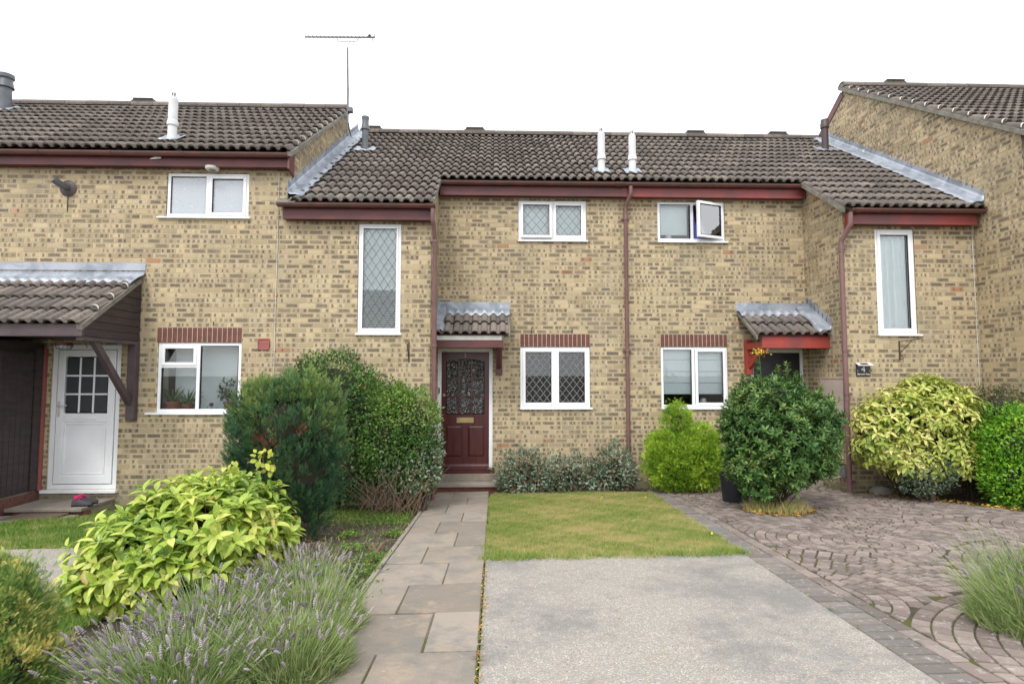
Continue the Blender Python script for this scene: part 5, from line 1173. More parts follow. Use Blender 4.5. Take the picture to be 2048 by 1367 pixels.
def blob(es, n, lo=.82, hi=1.05, lump=.1, fr=5.0, zmin=None, seed=0, inner=.72):
    r = np.random.default_rng(seed); es = np.array(es); ar = es[:, 3]*es[:, 5]+es[:, 4]*es[:, 5]+es[:, 3]*es[:, 4]; ar = ar/ar.sum(); P, Nn = [], []
    need = n
    for _ in range(14):
        k = r.choice(len(es), need*2, p=ar); d = nrm(r.normal(size=(need*2, 3))); e = es[k]
        ph = e[:, 0]*7; l = 1+lump*(np.sin(d[:, 0]*fr*1.7+ph)*np.sin(d[:, 2]*fr*1.3+ph*2)+.6*np.sin(d[:, 1]*fr*2.3+d[:, 2]*fr*2.9+ph))
        rad = r.uniform(lo, hi, need*2)*l; p = e[:, :3]+d*e[:, 3:]*rad[:, None]; nn = nrm(d/e[:, 3:])
        ok = np.ones(len(p), bool)
        for q in es: ok &= ~((((p-q[:3])/q[3:])**2).sum(1) < inner**2*.85)
        ok |= (((p-e[:, :3])/e[:, 3:])**2).sum(1) < -1
        if zmin is not None: ok &= p[:, 2] > zmin
        P.append(p[ok]); Nn.append(nn[ok])
        if sum(map(len, P)) >= n: break
    return np.concatenate(P)[:n], np.concatenate(Nn)[:n]
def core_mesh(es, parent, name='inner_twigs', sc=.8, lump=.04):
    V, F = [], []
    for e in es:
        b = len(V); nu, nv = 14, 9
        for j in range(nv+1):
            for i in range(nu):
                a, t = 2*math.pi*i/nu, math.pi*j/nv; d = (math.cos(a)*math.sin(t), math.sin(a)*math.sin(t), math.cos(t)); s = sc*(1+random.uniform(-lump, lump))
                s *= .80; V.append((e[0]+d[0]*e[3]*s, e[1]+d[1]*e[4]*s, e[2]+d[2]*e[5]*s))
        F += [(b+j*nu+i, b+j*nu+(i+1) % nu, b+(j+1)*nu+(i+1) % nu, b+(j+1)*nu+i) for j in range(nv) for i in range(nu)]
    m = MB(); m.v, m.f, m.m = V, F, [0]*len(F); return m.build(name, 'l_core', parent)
def cvals(P, r, base=.5, amp=.3, fr=6, rnd=.5):
    w = np.sin(P[:, 0]*fr+1.3)*np.sin(P[:, 2]*fr*1.2+P[:, 1]*fr*.7); return np.clip(base+amp*w+r.uniform(-rnd, rnd, len(P)), 0, 1.1)
def plant(name, base, label, cat, group=None): return thing(name, base, label, cat, group)
def stems(parent, pairs, r0=.012, mat='bark', name='stem'):
    mb = MB()
    for a, b in pairs:
        a, b = Vector(a), Vector(b); m_ = (a+b)/2+Vector((random.uniform(-.05, .05), random.uniform(-.05, .05), 0)); mb.tube([a, m_, b], [r0, r0*.8, r0*.45], 6)
    return mb.build(name, mat, parent)
# ---------------- shrubs with small leaves
def tufted(name, es, nt, per, size, mat, label, cat, tmpl=SPR, seed=1, up=1.0, tr=(.04, .04, .06), cvf=None, lo=.8, lump=.1, core=.7, base=None, fr=7, spread=.3):
    r = np.random.default_rng(seed); T, Nn = blob(es, nt, lo, 1.06, lump, seed=seed, fr=fr); T = np.asarray(T); Nn = np.asarray(Nn); nt = len(T)
    ax = nrm(Nn+np.array([0, 0, up])+r.normal(size=T.shape)*.15); sc = r.uniform(.6, 1.35, nt)
    u = r.uniform(-1, 1, (nt, per)); off = r.normal(size=(nt, per, 3))*np.array([tr[0], tr[1], tr[0]])*(1-.45*(u[..., None]+1)/2)
    P = T[:, None]+(off+ax[:, None]*(u*tr[2])[..., None])*sc[:, None, None]; D = nrm(ax[:, None]+off*9+r.normal(size=off.shape)*spread); P = P.reshape(-1, 3); D = D.reshape(-1, 3)
    c0 = cvf(T, r) if cvf else cvals(T, r, .5, .2, 6, .2)
    cv = np.where(c0[:, None] > 1.2, c0[:, None], np.clip(c0[:, None]+r.uniform(-.18, .18, (nt, 1))+.16*u+r.uniform(-.15, .15, (nt, per)), 0, 1.1)).ravel()
    b = base or (float(es[0][0]), float(es[0][1]), zg(es[0][0], es[0][1])); t = plant(name, b, label, cat)
    V, F, A = scatter(*tmpl, P, D, nrm(r.normal(size=P.shape)+np.repeat(Nn, per, 0)), size*r.uniform(.6, 1.2, len(P)), cv)
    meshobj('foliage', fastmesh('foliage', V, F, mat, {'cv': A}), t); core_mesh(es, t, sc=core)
    g_ = (b[0], b[1], zg(b[0], b[1])-.05); stems(t, [((g_[0]+random.uniform(-.06, .06), g_[1]+random.uniform(-.06, .06), g_[2]), (e[0], e[1], e[2])) for e in es for _ in range(2)], .025)
    return t
def shrub(name, es, n, size, mat, label, cat, tmpl=SML, up=.35, seed=1, lo=.78, hi=1.06, lump=.1, cvf=None, core=.78, dead=0, tilt=.8, zmin=None, base=None, fr=5):
    r = np.random.default_rng(seed); P, Nn = blob(es, n, lo, hi, lump, seed=seed, zmin=zmin, fr=fr); e0 = es[0]
    b = base or (float(e0[0]), float(e0[1]), zg(e0[0], e0[1])); t = plant(name, b, label, cat)
    D = nrm(Nn+np.array([0, 0, up])+r.normal(size=P.shape)*tilt); nn = nrm(Nn+np.array([0, 0, .5])+r.normal(size=P.shape)*.5)
    cv = cvals(P, r) if cvf is None else cvf(P, r)
    if dead: cv = np.where(r.random(len(cv)) < dead, 1.35, cv)
    V, F, A = scatter(*tmpl, P, D, nn, size*r.uniform(.6, 1.25, len(P)), cv)
    meshobj('foliage', fastmesh('foliage', V, F, mat, {'cv': A}), t); 
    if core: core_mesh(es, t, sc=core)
    g_ = (b[0], b[1], zg(b[0], b[1])-.05)
    stems(t, [((g_[0]+random.uniform(-.06, .06), g_[1]+random.uniform(-.06, .06), g_[2]), (e[0], e[1], e[2])) for e in es for _ in range(2)], .022)
    return t
# dark conifer, widest at two thirds of its height and bare-kneed at the ground
YC = 6.15
es = [ell(575, 855, YC, 100, 92, .50), ell(600, 935, YC, 82, 95, .42), ell(606, 1012, YC, 50, 72, .26), ell(510, 865, YC, 48, 88, .34), ell(640, 850, YC, 45, 88, .34), ell(530, 945, YC, 62, 68, .36), ell(600, 790, YC, 50, 42, .3), ell(535, 800, YC, 38, 40, .28)]
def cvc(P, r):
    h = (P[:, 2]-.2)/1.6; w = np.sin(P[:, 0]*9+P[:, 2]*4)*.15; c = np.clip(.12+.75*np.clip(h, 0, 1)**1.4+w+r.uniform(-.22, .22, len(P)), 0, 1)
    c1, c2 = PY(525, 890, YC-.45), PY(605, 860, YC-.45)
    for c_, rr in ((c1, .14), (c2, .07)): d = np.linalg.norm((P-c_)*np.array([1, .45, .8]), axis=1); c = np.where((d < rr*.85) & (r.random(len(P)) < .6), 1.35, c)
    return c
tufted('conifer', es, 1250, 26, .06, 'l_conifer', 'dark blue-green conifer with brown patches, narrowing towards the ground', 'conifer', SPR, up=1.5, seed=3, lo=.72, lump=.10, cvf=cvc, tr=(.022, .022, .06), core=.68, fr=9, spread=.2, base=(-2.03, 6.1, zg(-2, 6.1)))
# the tall dark bush behind it and the clipped one beside the door
YH = 7.85
es = [ell(668, 795, YH, 92, 92, .5), ell(735, 850, YH, 80, 95, .45), ell(700, 930, YH-.1, 80, 70, .42), ell(615, 800, YH+.1, 50, 70, .4)]
shrub('privet_bush', es, 17000, .05, 'l_privet', 'tall rounded dark green bush against the wall behind the conifer', 'bush', seed=5, cvf=lambda P, r: cvals(P, r, .30, .2, 5, .42), dead=.03)
es = [ell(820, 850, YH-.1, 58, 72, .42), ell(778, 880, YH-.15, 60, 100, .42), ell(835, 915, YH-.1, 46, 75, .4), ell(790, 815, YH, 45, 45, .35)]
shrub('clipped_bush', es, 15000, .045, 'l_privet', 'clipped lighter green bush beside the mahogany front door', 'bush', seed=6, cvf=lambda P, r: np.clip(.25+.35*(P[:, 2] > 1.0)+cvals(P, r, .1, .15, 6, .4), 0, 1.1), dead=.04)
es = [ell(845, 935, 7.5, 38, 45, .25), ell(800, 955, 7.5, 45, 35, .25), ell(868, 900, 7.6, 20, 50, .2)]
shrub('silver_shrub', es, 1400, .05, 'l_grey', 'straggly silver-leaved shrub at the foot of the clipped bush by the path', 'shrub', seed=7, core=0, lo=.3, dead=.1)
tw = MB(); rr = random.Random(3)
for k in range(120):
    a = Vector((rr.uniform(-1.75, -.95), rr.uniform(7.3, 7.6), zg(-1.3, 7.5)+rr.uniform(0, .15))); d = Vector((rr.uniform(-.5, .5), rr.uniform(-.12, .12), rr.uniform(.1, 1))).normalized()*rr.uniform(.2, .7); tw.tube([a, a+d*.5+Vector((0, 0, .03)), a+d], [.005, .004, .002], 4)
tw.build('dead_twigs', 'deadtwig', None, origin=(-1.3, 7.4, zg(-1.3, 7.4)), label='tangle of bare brown twigs under the clipped bush by the path', cat='twigs')
# grey leaved plants under the leaded window
for i, (pxc, pyc, rx, rz, lab) in enumerate(((1050, 945, 52, 48, 'grey-green bushy plant under the leaded window, nearest the door'), (1140, 950, 55, 42, 'low grey-green plant with brown seed heads in the middle of the bed'), (1228, 938, 40, 52, 'grey-green bushy plant at the foot of the middle downpipe'))):
    es = [ell(pxc, pyc, 9.12, rx, rz, .26), ell(pxc-rx*.5, pyc+18, 9.05, rx*.6, rz*.55, .22), ell(pxc+rx*.5, pyc+15, 9.1, rx*.6, rz*.6, .22)]
    t = shrub('grey_leaved_plant', es, 2400, .06, 'l_grey', lab, 'plant', seed=20+i, core=.5, lo=.45, lump=.22, dead=.14)
    tw = MB(); 
    for k in range(40): a = Vector((es[0][0]+rr.uniform(-.3, .3), 8.95+rr.uniform(0, .2), zg(1, 9))); d = Vector((rr.uniform(-.5, .5), rr.uniform(-.2, .1), 1)).normalized()*rr.uniform(.2, .6); tw.tube([a, a+d*.5, a+d], [.006, .005, .002], 4)
    tw.build('twigs', 'deadtwig', t)
# lime conifer by the wall
es = [ell(1367, 912, 8.9, 68, 54, .5), ell(1352, 836, 8.95, 26, 28, .2), ell(1345, 930, 8.85, 52, 45, .42), ell(1400, 920, 8.85, 42, 52, .4), ell(1332, 900, 8.9, 36, 34, .33), ell(1402, 880, 8.9, 30, 28, .3)]
tufted('lime_conifer', es, 1500, 22, .06, 'l_lime', 'round bright lime-green conifer with a small topknot below the roman blind window', 'conifer', SPR2, up=.7, seed=9, lump=.15, fr=11, cvf=lambda P, r: cvals(P, r, .5, .15, 9, .2), tr=(.04, .04, .035), core=.6, lo=.66, spread=.4)
# golden conifer at the left edge
es = [ell(0, 1270, 2.9, 70, 115, .24), ell(10, 1345, 2.85, 80, 85, .26), ell(-8, 1195, 2.95, 38, 70, .15)]
tufted('golden_conifer', es, 1150, 22, .036, 'l_gold', 'small golden-tipped conifer cut off by the left edge in the foreground', 'conifer', SPR, up=.8, seed=10, cvf=lambda P, r: cvals(P, r, .5, .25, 14, .35), tr=(.022, .022, .03), core=.4, lo=.55, spread=.3)
# bright hedge and olive one behind it
es = [(6.95, 7.15, .62, .48, .38, .62), (7.4, 7.0, .62, .55, .45, .66), (6.85, 7.05, .3, .42, .35, .42), (7.9, 6.85, .6, .6, .5, .66), (7.2, 6.8, .25, .5, .35, .45)]
shrub('bright_hedge', es, 27000, .05, 'l_hedge', 'dense bright green hedge at the right edge', 'hedge', seed=12, cvf=lambda P, r: cvals(P, r, .5, .2, 7, .4), core=.55)
es = [(6.95, 7.9, 1.12, .5, .28, .36), (7.3, 7.75, 1.15, .38, .3, .34), (7.2, 7.9, .5, .4, .3, .6)]
shrub('olive_bush', es, 5000, .045, 'l_brownhedge', 'olive-brown bush behind the bright hedge against the gable wall', 'bush', seed=13)
# ---------------- whorled plants: variegated and bay
def whorled(name, es, nsh, per, size, mat, tmpl, label, cat, seed, up=.8, ang=(50, 100), nobj=300, cvf=None, zmin=None, base=None, core=.58, lump=.1, extra=None, hang=0, lo=.62):
    r = np.random.default_rng(seed); P, Nn = blob(es, nsh, lo, 1.05, lump, seed=seed, zmin=zmin)
    if extra is not None: P = np.concatenate([P, extra[0]]); Nn = np.concatenate([Nn, extra[1]])
    nsh = len(P); ax = nrm(Nn+np.array([0, 0, up])+r.normal(size=P.shape)*.25)
    ref = nrm(np.cross(ax, r.normal(size=ax.shape))); ref2 = np.cross(ax, ref); PP, DD, NN, SS, CC = [], [], [], [], []
    cs = cvals(P, r, .5, .25, 5, .25) if cvf is None else cvf(P, r)
    for k in range(per):
        a = 2.4*k+r.uniform(-.3, .3, nsh); th = np.radians(ang[0]+(ang[1]-ang[0])*((k+.5)/per)+r.uniform(-10, 10, nsh))
        rad = ref*np.cos(a)[:, None]+ref2*np.sin(a)[:, None]; d = ax*np.cos(th)[:, None]+rad*np.sin(th)[:, None]; d[:, 2] -= hang*r.uniform(.3, 1, nsh); d = nrm(d)
        PP.append(P-ax*(size*.35*k/per)[:, None] if not np.isscalar(size) else P-ax*(size*.45*k/per)); DD.append(d)
        NN.append(nrm(ax*1.0+np.array([0, 0, .35])-rad*.1)); SS.append(size*r.uniform(.65, 1.2, nsh)*(.75+.35*k/per)); CC.append(np.clip(cs+r.uniform(-.25, .25, nsh), 0, 1.1))
    PP, DD, NN, SS, CC = map(np.concatenate, (PP, DD, NN, SS, CC)); e0 = es[0]
    if len(CC): CC = np.where(r.random(len(CC)) < .012, 1.35, CC)
    b = base or (float(e0[0]), float(e0[1]), zg(e0[0], e0[1])); t = plant(name, b, label, cat)
    px = [proj(p) for p in PP]; infr = np.array([0 <= a <= 2048 and 0 <= c <= 1367 for a, c in px]); d = np.linalg.norm(PP-CAM, axis=1)+np.where(infr, 0, 50)
    order = np.argsort(d); top, rest = order[:nobj], order[nobj:]
    V, F, A = scatter(*tmpl, PP[rest], DD[rest], NN[rest], SS[rest], CC[rest])
    meshobj('leaf', fastmesh('leaf', V, F, mat, {'cv': A}, True), t, kind='stuff')
    var = []
    for k in range(9):
        v, f = tmpl; var.append(fastmesh('leaf', np.array(v, float), np.array(f), mat, {'cv': np.full(len(f), k/8*1.0)}, True))
    inv = Matrix.Translation(-WLOC[t.name])
    for i in top:
        D = Vector(DD[i]); X = D.cross(Vector(NN[i])).normalized(); Z = X.cross(D)
        o = bpy.data.objects.new('leaf', var[int(min(8, max(0, CC[i]*8)))]); COL.objects.link(o); o.parent = t; o.matrix_parent_inverse = inv
        s = float(SS[i]); o.matrix_basis = Matrix(((X.x*s, D.x*s, Z.x*s, PP[i][0]), (X.y*s, D.y*s, Z.y*s, PP[i][1]), (X.z*s, D.z*s, Z.z*s, PP[i][2]), (0, 0, 0, 1)))
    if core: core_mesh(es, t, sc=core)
    g_ = Vector((b[0], b[1], zg(b[0], b[1])-.05))
    idx = r.choice(len(P), min(60, len(P)), replace=False)
    stems(t, [(g_+Vector((random.uniform(-.08, .08), random.uniform(-.08, .08), 0)), P[i]) for i in idx], .008)
    return t
es = [ell(400, 1070, 4.35, 150, 105, .45), ell(300, 1110, 4.25, 130, 90, .42), ell(480, 1060, 4.5, 95, 95, .42), ell(230, 1165, 4.1, 75, 62, .32), ell(350, 1150, 4.1, 120, 70, .35), ell(540, 1075, 4.6, 50, 45, .3), ell(430, 990, 4.6, 90, 45, .35)]
whorled('variegated_laurel', es, 820, 7, .135, 'l_aucuba', AUC, 'large yellow-green variegated shrub in the left foreground above the lavender', 'shrub', 31, up=.75, ang=(35, 110), cvf=lambda P, r: cvals(P, r, .52, .18, 5, .3), hang=.25, core=.55, base=(-2.3, 4.4, zg(-2.3, 4.4)))
es = [ell(1835, 850, 7.75, 105, 85, .5), ell(1790, 840, 7.7, 80, 62, .42), ell(1890, 830, 7.7, 78, 68, .42), ell(1850, 785, 7.9, 70, 40, .35), ell(1760, 875, 7.65, 55, 60, .35), ell(1895, 905, 7.6, 55, 48, .35), ell(1830, 920, 7.6, 70, 40, .3)]
whorled('spotted_laurel', es, 1150, 7, .12, 'l_aucuba2', AUC, 'rounded pale yellow spotted laurel between the right downpipe and the bright hedge', 'shrub', 32, up=.8, ang=(50, 105), cvf=lambda P, r: cvals(P, r, .6, .2, 5, .3), hang=.4, core=.55, base=(6.0, 7.9, zg(6, 7.9)))
YBY = 7.1
es = [ell(1560, 865, YBY, 104, 82, .68), ell(1498, 850, YBY, 52, 62, .45), ell(1628, 848, YBY, 46, 66, .45), ell(1560, 915, YBY, 90, 55, .58), ell(1540, 800, YBY, 78, 48, .5), ell(1620, 915, YBY-.05, 46, 46, .4), ell(1497, 925, YBY, 44, 50, .4), ell(1515, 965, YBY-.1, 40, 32, .3)]
ep = []; 
for px, py0, py1 in ((1518, 770, 708), (1555, 760, 735), (1573, 770, 728), (1595, 775, 745), (1485, 780, 750), (1605, 790, 755), (1640, 800, 775), (1665, 830, 790)):
    for k in range(5): f = k/4; ep.append(PY(px+random.uniform(-2, 2), py0+(py1-py0)*f, YBY-.05))
ep = np.array(ep)
t = whorled('bay_tree', es, 3000, 8, .082, 'l_laurel', BAY, 'round dense bay tree on a short trunk growing out of the block paving', 'tree', 33, up=.7, ang=(25, 75), cvf=lambda P, r: cvals(P, r, .42, .2, 6, .35), core=.58, base=(3.6, 7.1, zg(3.6, 7.1)), extra=(ep, np.tile([0, 0, 1.], (len(ep), 1))))
b = (3.6, 7.1, zg(3.6, 7.1)); mb = MB().tube([(b[0], b[1], b[2]-.1), (b[0]+.02, b[1], b[2]+.12), (b[0]-.02, b[1]+.02, b[2]+.45)], [.085, .06, .05], 10)
for k in range(5): mb.tube([(b[0], b[1], b[2]+.05), (b[0]+.12*math.cos(k*1.3), b[1]+.1*math.sin(k*1.3), b[2]+.4)], [.035, .02], 7)
mb.build('trunk', 'bark', t, smooth=True)
# wallflower growing up through the bay tree
q = PY(1518, 705, YBY-.3); t = plant('wallflower', (q[0], q[1], zg(*q[:2])), 'tall orange and yellow flower stalk sticking up out of the bay tree', 'flower')
MB().tube([(q[0]+.03, q[1], .9), (q[0]+.02, q[1], 1.6), (q[0], q[1], q[2])], .006, 6).build('stem', 'l_weed', t)
P = np.tile(q, (46, 1))+rng.normal(size=(46, 3))*np.array([.05, .03, .03]); V, F, A = scatter(*SML, P, nrm(rng.normal(size=P.shape)+[0, 0, .6]), rng.normal(size=P.shape), np.full(46, .035), np.where(rng.random(46) < .35, 1.35, rng.random(46)))
meshobj('petals', fastmesh('petals', V, F, 'l_flower', {'cv': A}), t)
# black bucket behind the bay tree
bk = (3.41, 7.8, zg(3.41, 7.8)); MB().lathe(bk, [(.17, .01), (.2, .36), (.215, .37), (.215, .4), (.19, .4), (.17, .3)], 24).build('plant_pot', 'blackplastic', None, smooth=True, origin=bk, label='black plastic tub behind the left side of the bay tree', cat='tub')
# yellow-leaved twig standing in front of the conifer
q0 = PY(520, 985, 4.95); q1 = PY(528, 905, 4.95); t = plant('yellow_leaved_twig', tuple(q0), 'thin twig with a tuft of yellow leaves in front of the dark conifer', 'twig')
MB().tube([(q0[0]-.05, q0[1], q0[2]-.5), q0, q1], .006, 5).build('twig', 'bark', t); MB().tube([q0, PY(475, 935, 4.95)], .005, 5).build('twig', 'bark', t)
P = np.concatenate([np.array([PY(rng.uniform(510, 545), rng.uniform(900, 945), 4.95-rng.uniform(0, .1)) for _ in range(34)]), np.array([PY(rng.uniform(505, 530), rng.uniform(950, 975), 4.9) for _ in range(6)]), np.array([PY(rng.uniform(455, 480), rng.uniform(918, 940), 4.95) for _ in range(9)])])
V, F, A = scatter(*leaf_t(.75, .1, .2, 3), P, nrm(rng.normal(size=P.shape)*.5+[0, 0, -.6]), nrm(rng.normal(size=P.shape)*.4+[0, -1, .5]), rng.uniform(.035, .065, len(P)), rng.random(len(P)))
meshobj('leaves', fastmesh('leaves', V, F, 'l_pale', {'cv': A}), t)
# ---------------- lavender
def lavender(cx, cy, rad, n, h, label, seed, fl=.7, lean=(0, 0), green=.5):
    r = np.random.default_rng(seed); t = plant('lavender', (cx, cy, zg(cx, cy)), label, 'lavender', None)
    a = r.uniform(0, 2*math.pi, n); rr_ = rad*np.sqrt(r.random(n)); bx, by = cx+rr_*np.cos(a)*.6, cy+rr_*np.sin(a)*.6
    H = h*r.uniform(.6, 1.1, n); out = (rr_/rad)*.75
    tx, ty = bx+np.cos(a)*out*H+r.normal(size=n)*.03+lean[0]*H, by+np.sin(a)*out*H+r.normal(size=n)*.03+lean[1]*H
    bz = zgv(bx, by); B = np.stack([bx, by, bz], 1); T = np.stack([tx, ty, bz+H*np.sqrt(np.clip(1-out**2*.5, .3, 1))], 1); Mid = (B+T)/2; Mid[:, 2] += H*.06
    side = nrm(np.cross(T-B, r.normal(size=B.shape)))*.0016
    V = np.stack([B-side, B+side, Mid-side, Mid+side, T-side*.7, T+side*.7], 1).reshape(-1, 3); F = (np.arange(n)[:, None, None]*6+np.array([(0, 1, 3, 2), (2, 3, 5, 4)])[None]).reshape(-1, 4)
    cv = np.clip(r.normal(green, .25, n), 0, 1); cv = np.where(r.random(n) < .1, 1.35, cv)
    meshobj('stems', fastmesh('stems', V, F, 'l_lavleaf', {'cv': np.repeat(cv, 2)}), t, kind='stuff')
    # narrow basal leaves
    m = n*9; a = r.uniform(0, 2*math.pi, m); rr_ = rad*np.sqrt(r.random(m)); x, y = cx+rr_*np.cos(a)*.95, cy+rr_*np.sin(a)*.95
    hz = r.uniform(0, .72, m)*h*np.clip(1.1-(rr_/rad)**2*.8, .1, 1); P = np.stack([x, y, zgv(x, y)+hz], 1); D = nrm(np.stack([np.cos(a)*.7, np.sin(a)*.7, r.uniform(.4, 1.6, m)], 1)+r.normal(size=(m, 3))*.35)
    V, F, A = scatter([(-.035, 0, 0), (.035, 0, 0), (0, 1, 0)], [(0, 1, 2)], P, D, r.normal(size=P.shape), r.uniform(.04, .11, m), np.clip(r.normal(green, .3, m), 0, 1))
    meshobj('leaves', fastmesh('leaves', V, F, 'l_lavleaf', {'cv': A}), t)
    k = r.random(n) < fl*.5; P = T[k]; D = nrm(nrm(T[k]-Mid[k])+r.normal(size=P.shape)*.22); oct_v, oct_f = [], []
    for q, (yy, s) in enumerate(((-.35, .13), (.02, .2), (.26, .24), (.48, .23), (.68, .2), (.86, .14))):
        b = len(oct_v); oct_v += [(s, yy, 0), (0, yy, s), (-s, yy, 0), (0, yy, -s), (0, yy+.14, 0), (0, yy-.06, 0)]; oct_f += [(b, b+1, b+4), (b+1, b+2, b+4), (b+2, b+3, b+4), (b+3, b, b+4), (b+1, b, b+5), (b+2, b+1, b+5), (b+3, b+2, b+5), (b, b+3, b+5)]
    V, F, A = scatter(oct_v, oct_f, P, D, r.normal(size=P.shape), r.uniform(.022, .048, len(P)), r.random(len(P)))
    meshobj('flower_spikes', fastmesh('flower_spikes', V, F, 'l_lavflower', {'cv': A}), t, kind='stuff'); return t
for (x, y, rad, n, h, fl, gr, lab) in ((-1.05, 2.95, .32, 620, .36, .3, .6, 'greener lavender clump beside the path in the foreground'), (-1.47, 2.72, .36, 720, .35, .6, .5, 'lavender clump full of faded spikes at the bottom edge'), (-1.75, 2.85, .25, 430, .28, .8, .45, 'lavender clump beside the golden conifer'),
                           (-1.12, 3.5, .33, 520, .36, .4, .6, 'lavender clump spilling towards the paving slabs'), (-1.6, 3.3, .36, 700, .36, .7, .5, 'lavender clump in front of the variegated shrub'), (-1.38, 4.0, .32, 480, .36, .8, .5, 'farthest lavender clump beside the bare soil')):
    lavender(x, y, rad, n, h*.92, lab, int(1000-x*100), fl, (-.05, 0), gr)
lavender(3.2, 3.2, .36, 620, .38, 'lavender bush growing over the block paving at the right edge', 77, .12, (-.05, 0), .5)
lavender(3.6, 3.5, .4, 600, .45, 'paler lavender bush cut off by the right edge', 78, .5, (0, 0), .5)
# ---------------- grass, weeds, litter
def inpoly(x, y, poly):
    c = np.zeros(len(x), bool); n = len(poly)
    for i in range(n):
        x0, y0 = poly[i]; x1, y1 = poly[(i+1) % n]; k = ((y0 > y) != (y1 > y)) & (x < (x1-x0)*(y-y0)/(y1-y0+1e-12)+x0); c ^= k
    return c
def grass(name, poly, n, h, w, label, dry, seed, mat='l_grass', cat='grass', lean=.35, ragged=.05):
    r = np.random.default_rng(seed); pl = np.array(poly); lo_, hi_ = pl.min(0)-ragged, pl.max(0)+ragged
    x, y = r.uniform(lo_[0], hi_[0], n), r.uniform(lo_[1], hi_[1], n); jx, jy = x+r.normal(size=n)*ragged*.35+.02*np.sin(y*13), y+r.normal(size=n)*ragged*.35+.02*np.sin(x*11); k = inpoly(jx, jy, poly); x, y = x[k], y[k]; n = len(x)
    f = .7*np.sin(x*3.1+np.sin(y*2.3)*1.5)*np.sin(y*2.7+x)+.6*np.sin(x*7+2+np.sin(y*5))*np.sin(y*9+x*3)+.6*np.sin(x*19+y*5+np.sin(y*11))*np.sin(y*23+np.sin(x*13))+.4*np.sin(x*41+y*17)*np.sin(y*47-x*21)
    cv = np.clip(dry+.27*f+r.normal(size=n)*.17, 0, 1); cv = np.where(r.random(n) < .03+.05*(f > .5), 1.3, cv)
    H = h*r.uniform(.45, 1.2, n)*(1-.25*np.clip(f, -.5, 1)); a = r.uniform(0, 6.283, n); d = r.uniform(0, 6.283, n); z = zgv(x, y)-.002
    c, s = np.cos(a)*w/2, np.sin(a)*w/2; lx, ly = np.cos(d)*H*lean*r.uniform(.3, 1.6, n), np.sin(d)*H*lean*r.uniform(.3, 1.6, n)
    V = np.stack([np.stack([x-c, y-s, z], 1), np.stack([x+c, y+s, z], 1), np.stack([x+lx, y+ly, z+H], 1)], 1).reshape(-1, 3)
    me = fastmesh(name, V, np.arange(3*n).reshape(-1, 3), mat, {'cv': cv}); o = meshobj(name, me, kind='stuff', label=label, cat=cat); return o
LAWN = [(-.10, 4.99), (edge(5.0)+.02, 4.98), (edge(8.85), 8.85), (1.4, 8.98), (.02, 8.98), (-.11, 8.4), (-.07, 7)]
grass('lawn_grass', LAWN, 260000, .036, .0065, 'short patchy green and straw-coloured lawn grass in front of the leaded window', .66, 41)
grass('edge_tufts', [(-.12, 4.93), (2.3, 4.93), (2.3, 5.12), (-.12, 5.12)], 4200, .07, .006, 'longer ragged grass along the front edge of the lawn', .35, 47, lean=.8, ragged=.05)
grass('verge_grass', [(-9, 5.80), (-2.95, 5.80), (-3.1, 8.3), (-4.9, 8.3), (-5.6, 7.5), (-7.2, 6.75), (-9, 6.3)], 150000, .055, .009, 'lush green grass patch in front of the left house', .18, 42, lean=.5)
grass('path_edge_grass', [(-2.75, 4.4), (-2.75, 5.75), (-3.05, 5.75), (-3.1, 3.6), (-2.85, 2.8), (-2.4, 2.8)], 20000, .06, .008, 'grass strip between the left driveway and the variegated shrub', .2, 43, lean=.6)
BED = [(-2.9, 4.5), (-1.0, 4.5), (-1.0, 8.3), (-2.9, 8.3)]
def weeds(name, cpts, n, size, mat, label, seed, cat='weeds'):
    r = np.random.default_rng(seed); c = np.array(cpts); k = r.integers(0, len(c), n); p = c[k][:, :2]+r.normal(size=(n, 2))*c[k][:, 2:3]; P = np.stack([p[:, 0], p[:, 1], zgv(p[:, 0], p[:, 1])-.02+r.uniform(0, .05, n)], 1)
    D = nrm(r.normal(size=P.shape)*[1, 1, .3]+[0, 0, .55]); V, F, A = scatter(*SML, P, D, nrm(r.normal(size=P.shape)*.4+[0, 0, 1]), size*r.uniform(.5, 1.3, n), r.random(n))
    return meshobj(name, fastmesh(name, V, F, mat, {'cv': A}), kind='stuff', label=label, cat=cat)
pts = [(-2.2, 7.5, .2), (-1.9, 7.3, .18), (-1.5, 7.2, .2), (-1.2, 6.9, .12), (-1.1, 6.2, .06), (-1.9, 7.7, .2), (-1.1, 5.2, .08), (-1.05, 4.8, .08), (-1.15, 4.4, .1), (-1.3, 4.9, .12), (-1.6, 5.0, .15), (-1.03, 4.1, .07), (-2.3, 7.0, .1), (-1.6, 6.2, .06), (-1.4, 5.6, .1)]
weeds('low_weeds', pts, 3000, .036, 'l_weed', 'low green weeds scattered over the bare soil bed beside the path', 51)
grass('bed_grass', [(-2.6, 6.9), (-1.05, 6.7), (-1.05, 7.6), (-2.6, 7.9)], 4500, .05, .007, 'thin grass growing on the soil below the dark bush', .3, 44, lean=.6)
grass('soil_grass', [(-2.4, 4.5), (-1.0, 4.3), (-.98, 6.7), (-1.7, 6.9), (-2.4, 6.6)], 1700, .045, .006, 'sparse grass tufts on the bare soil of the left bed', .45, 45, lean=.8)
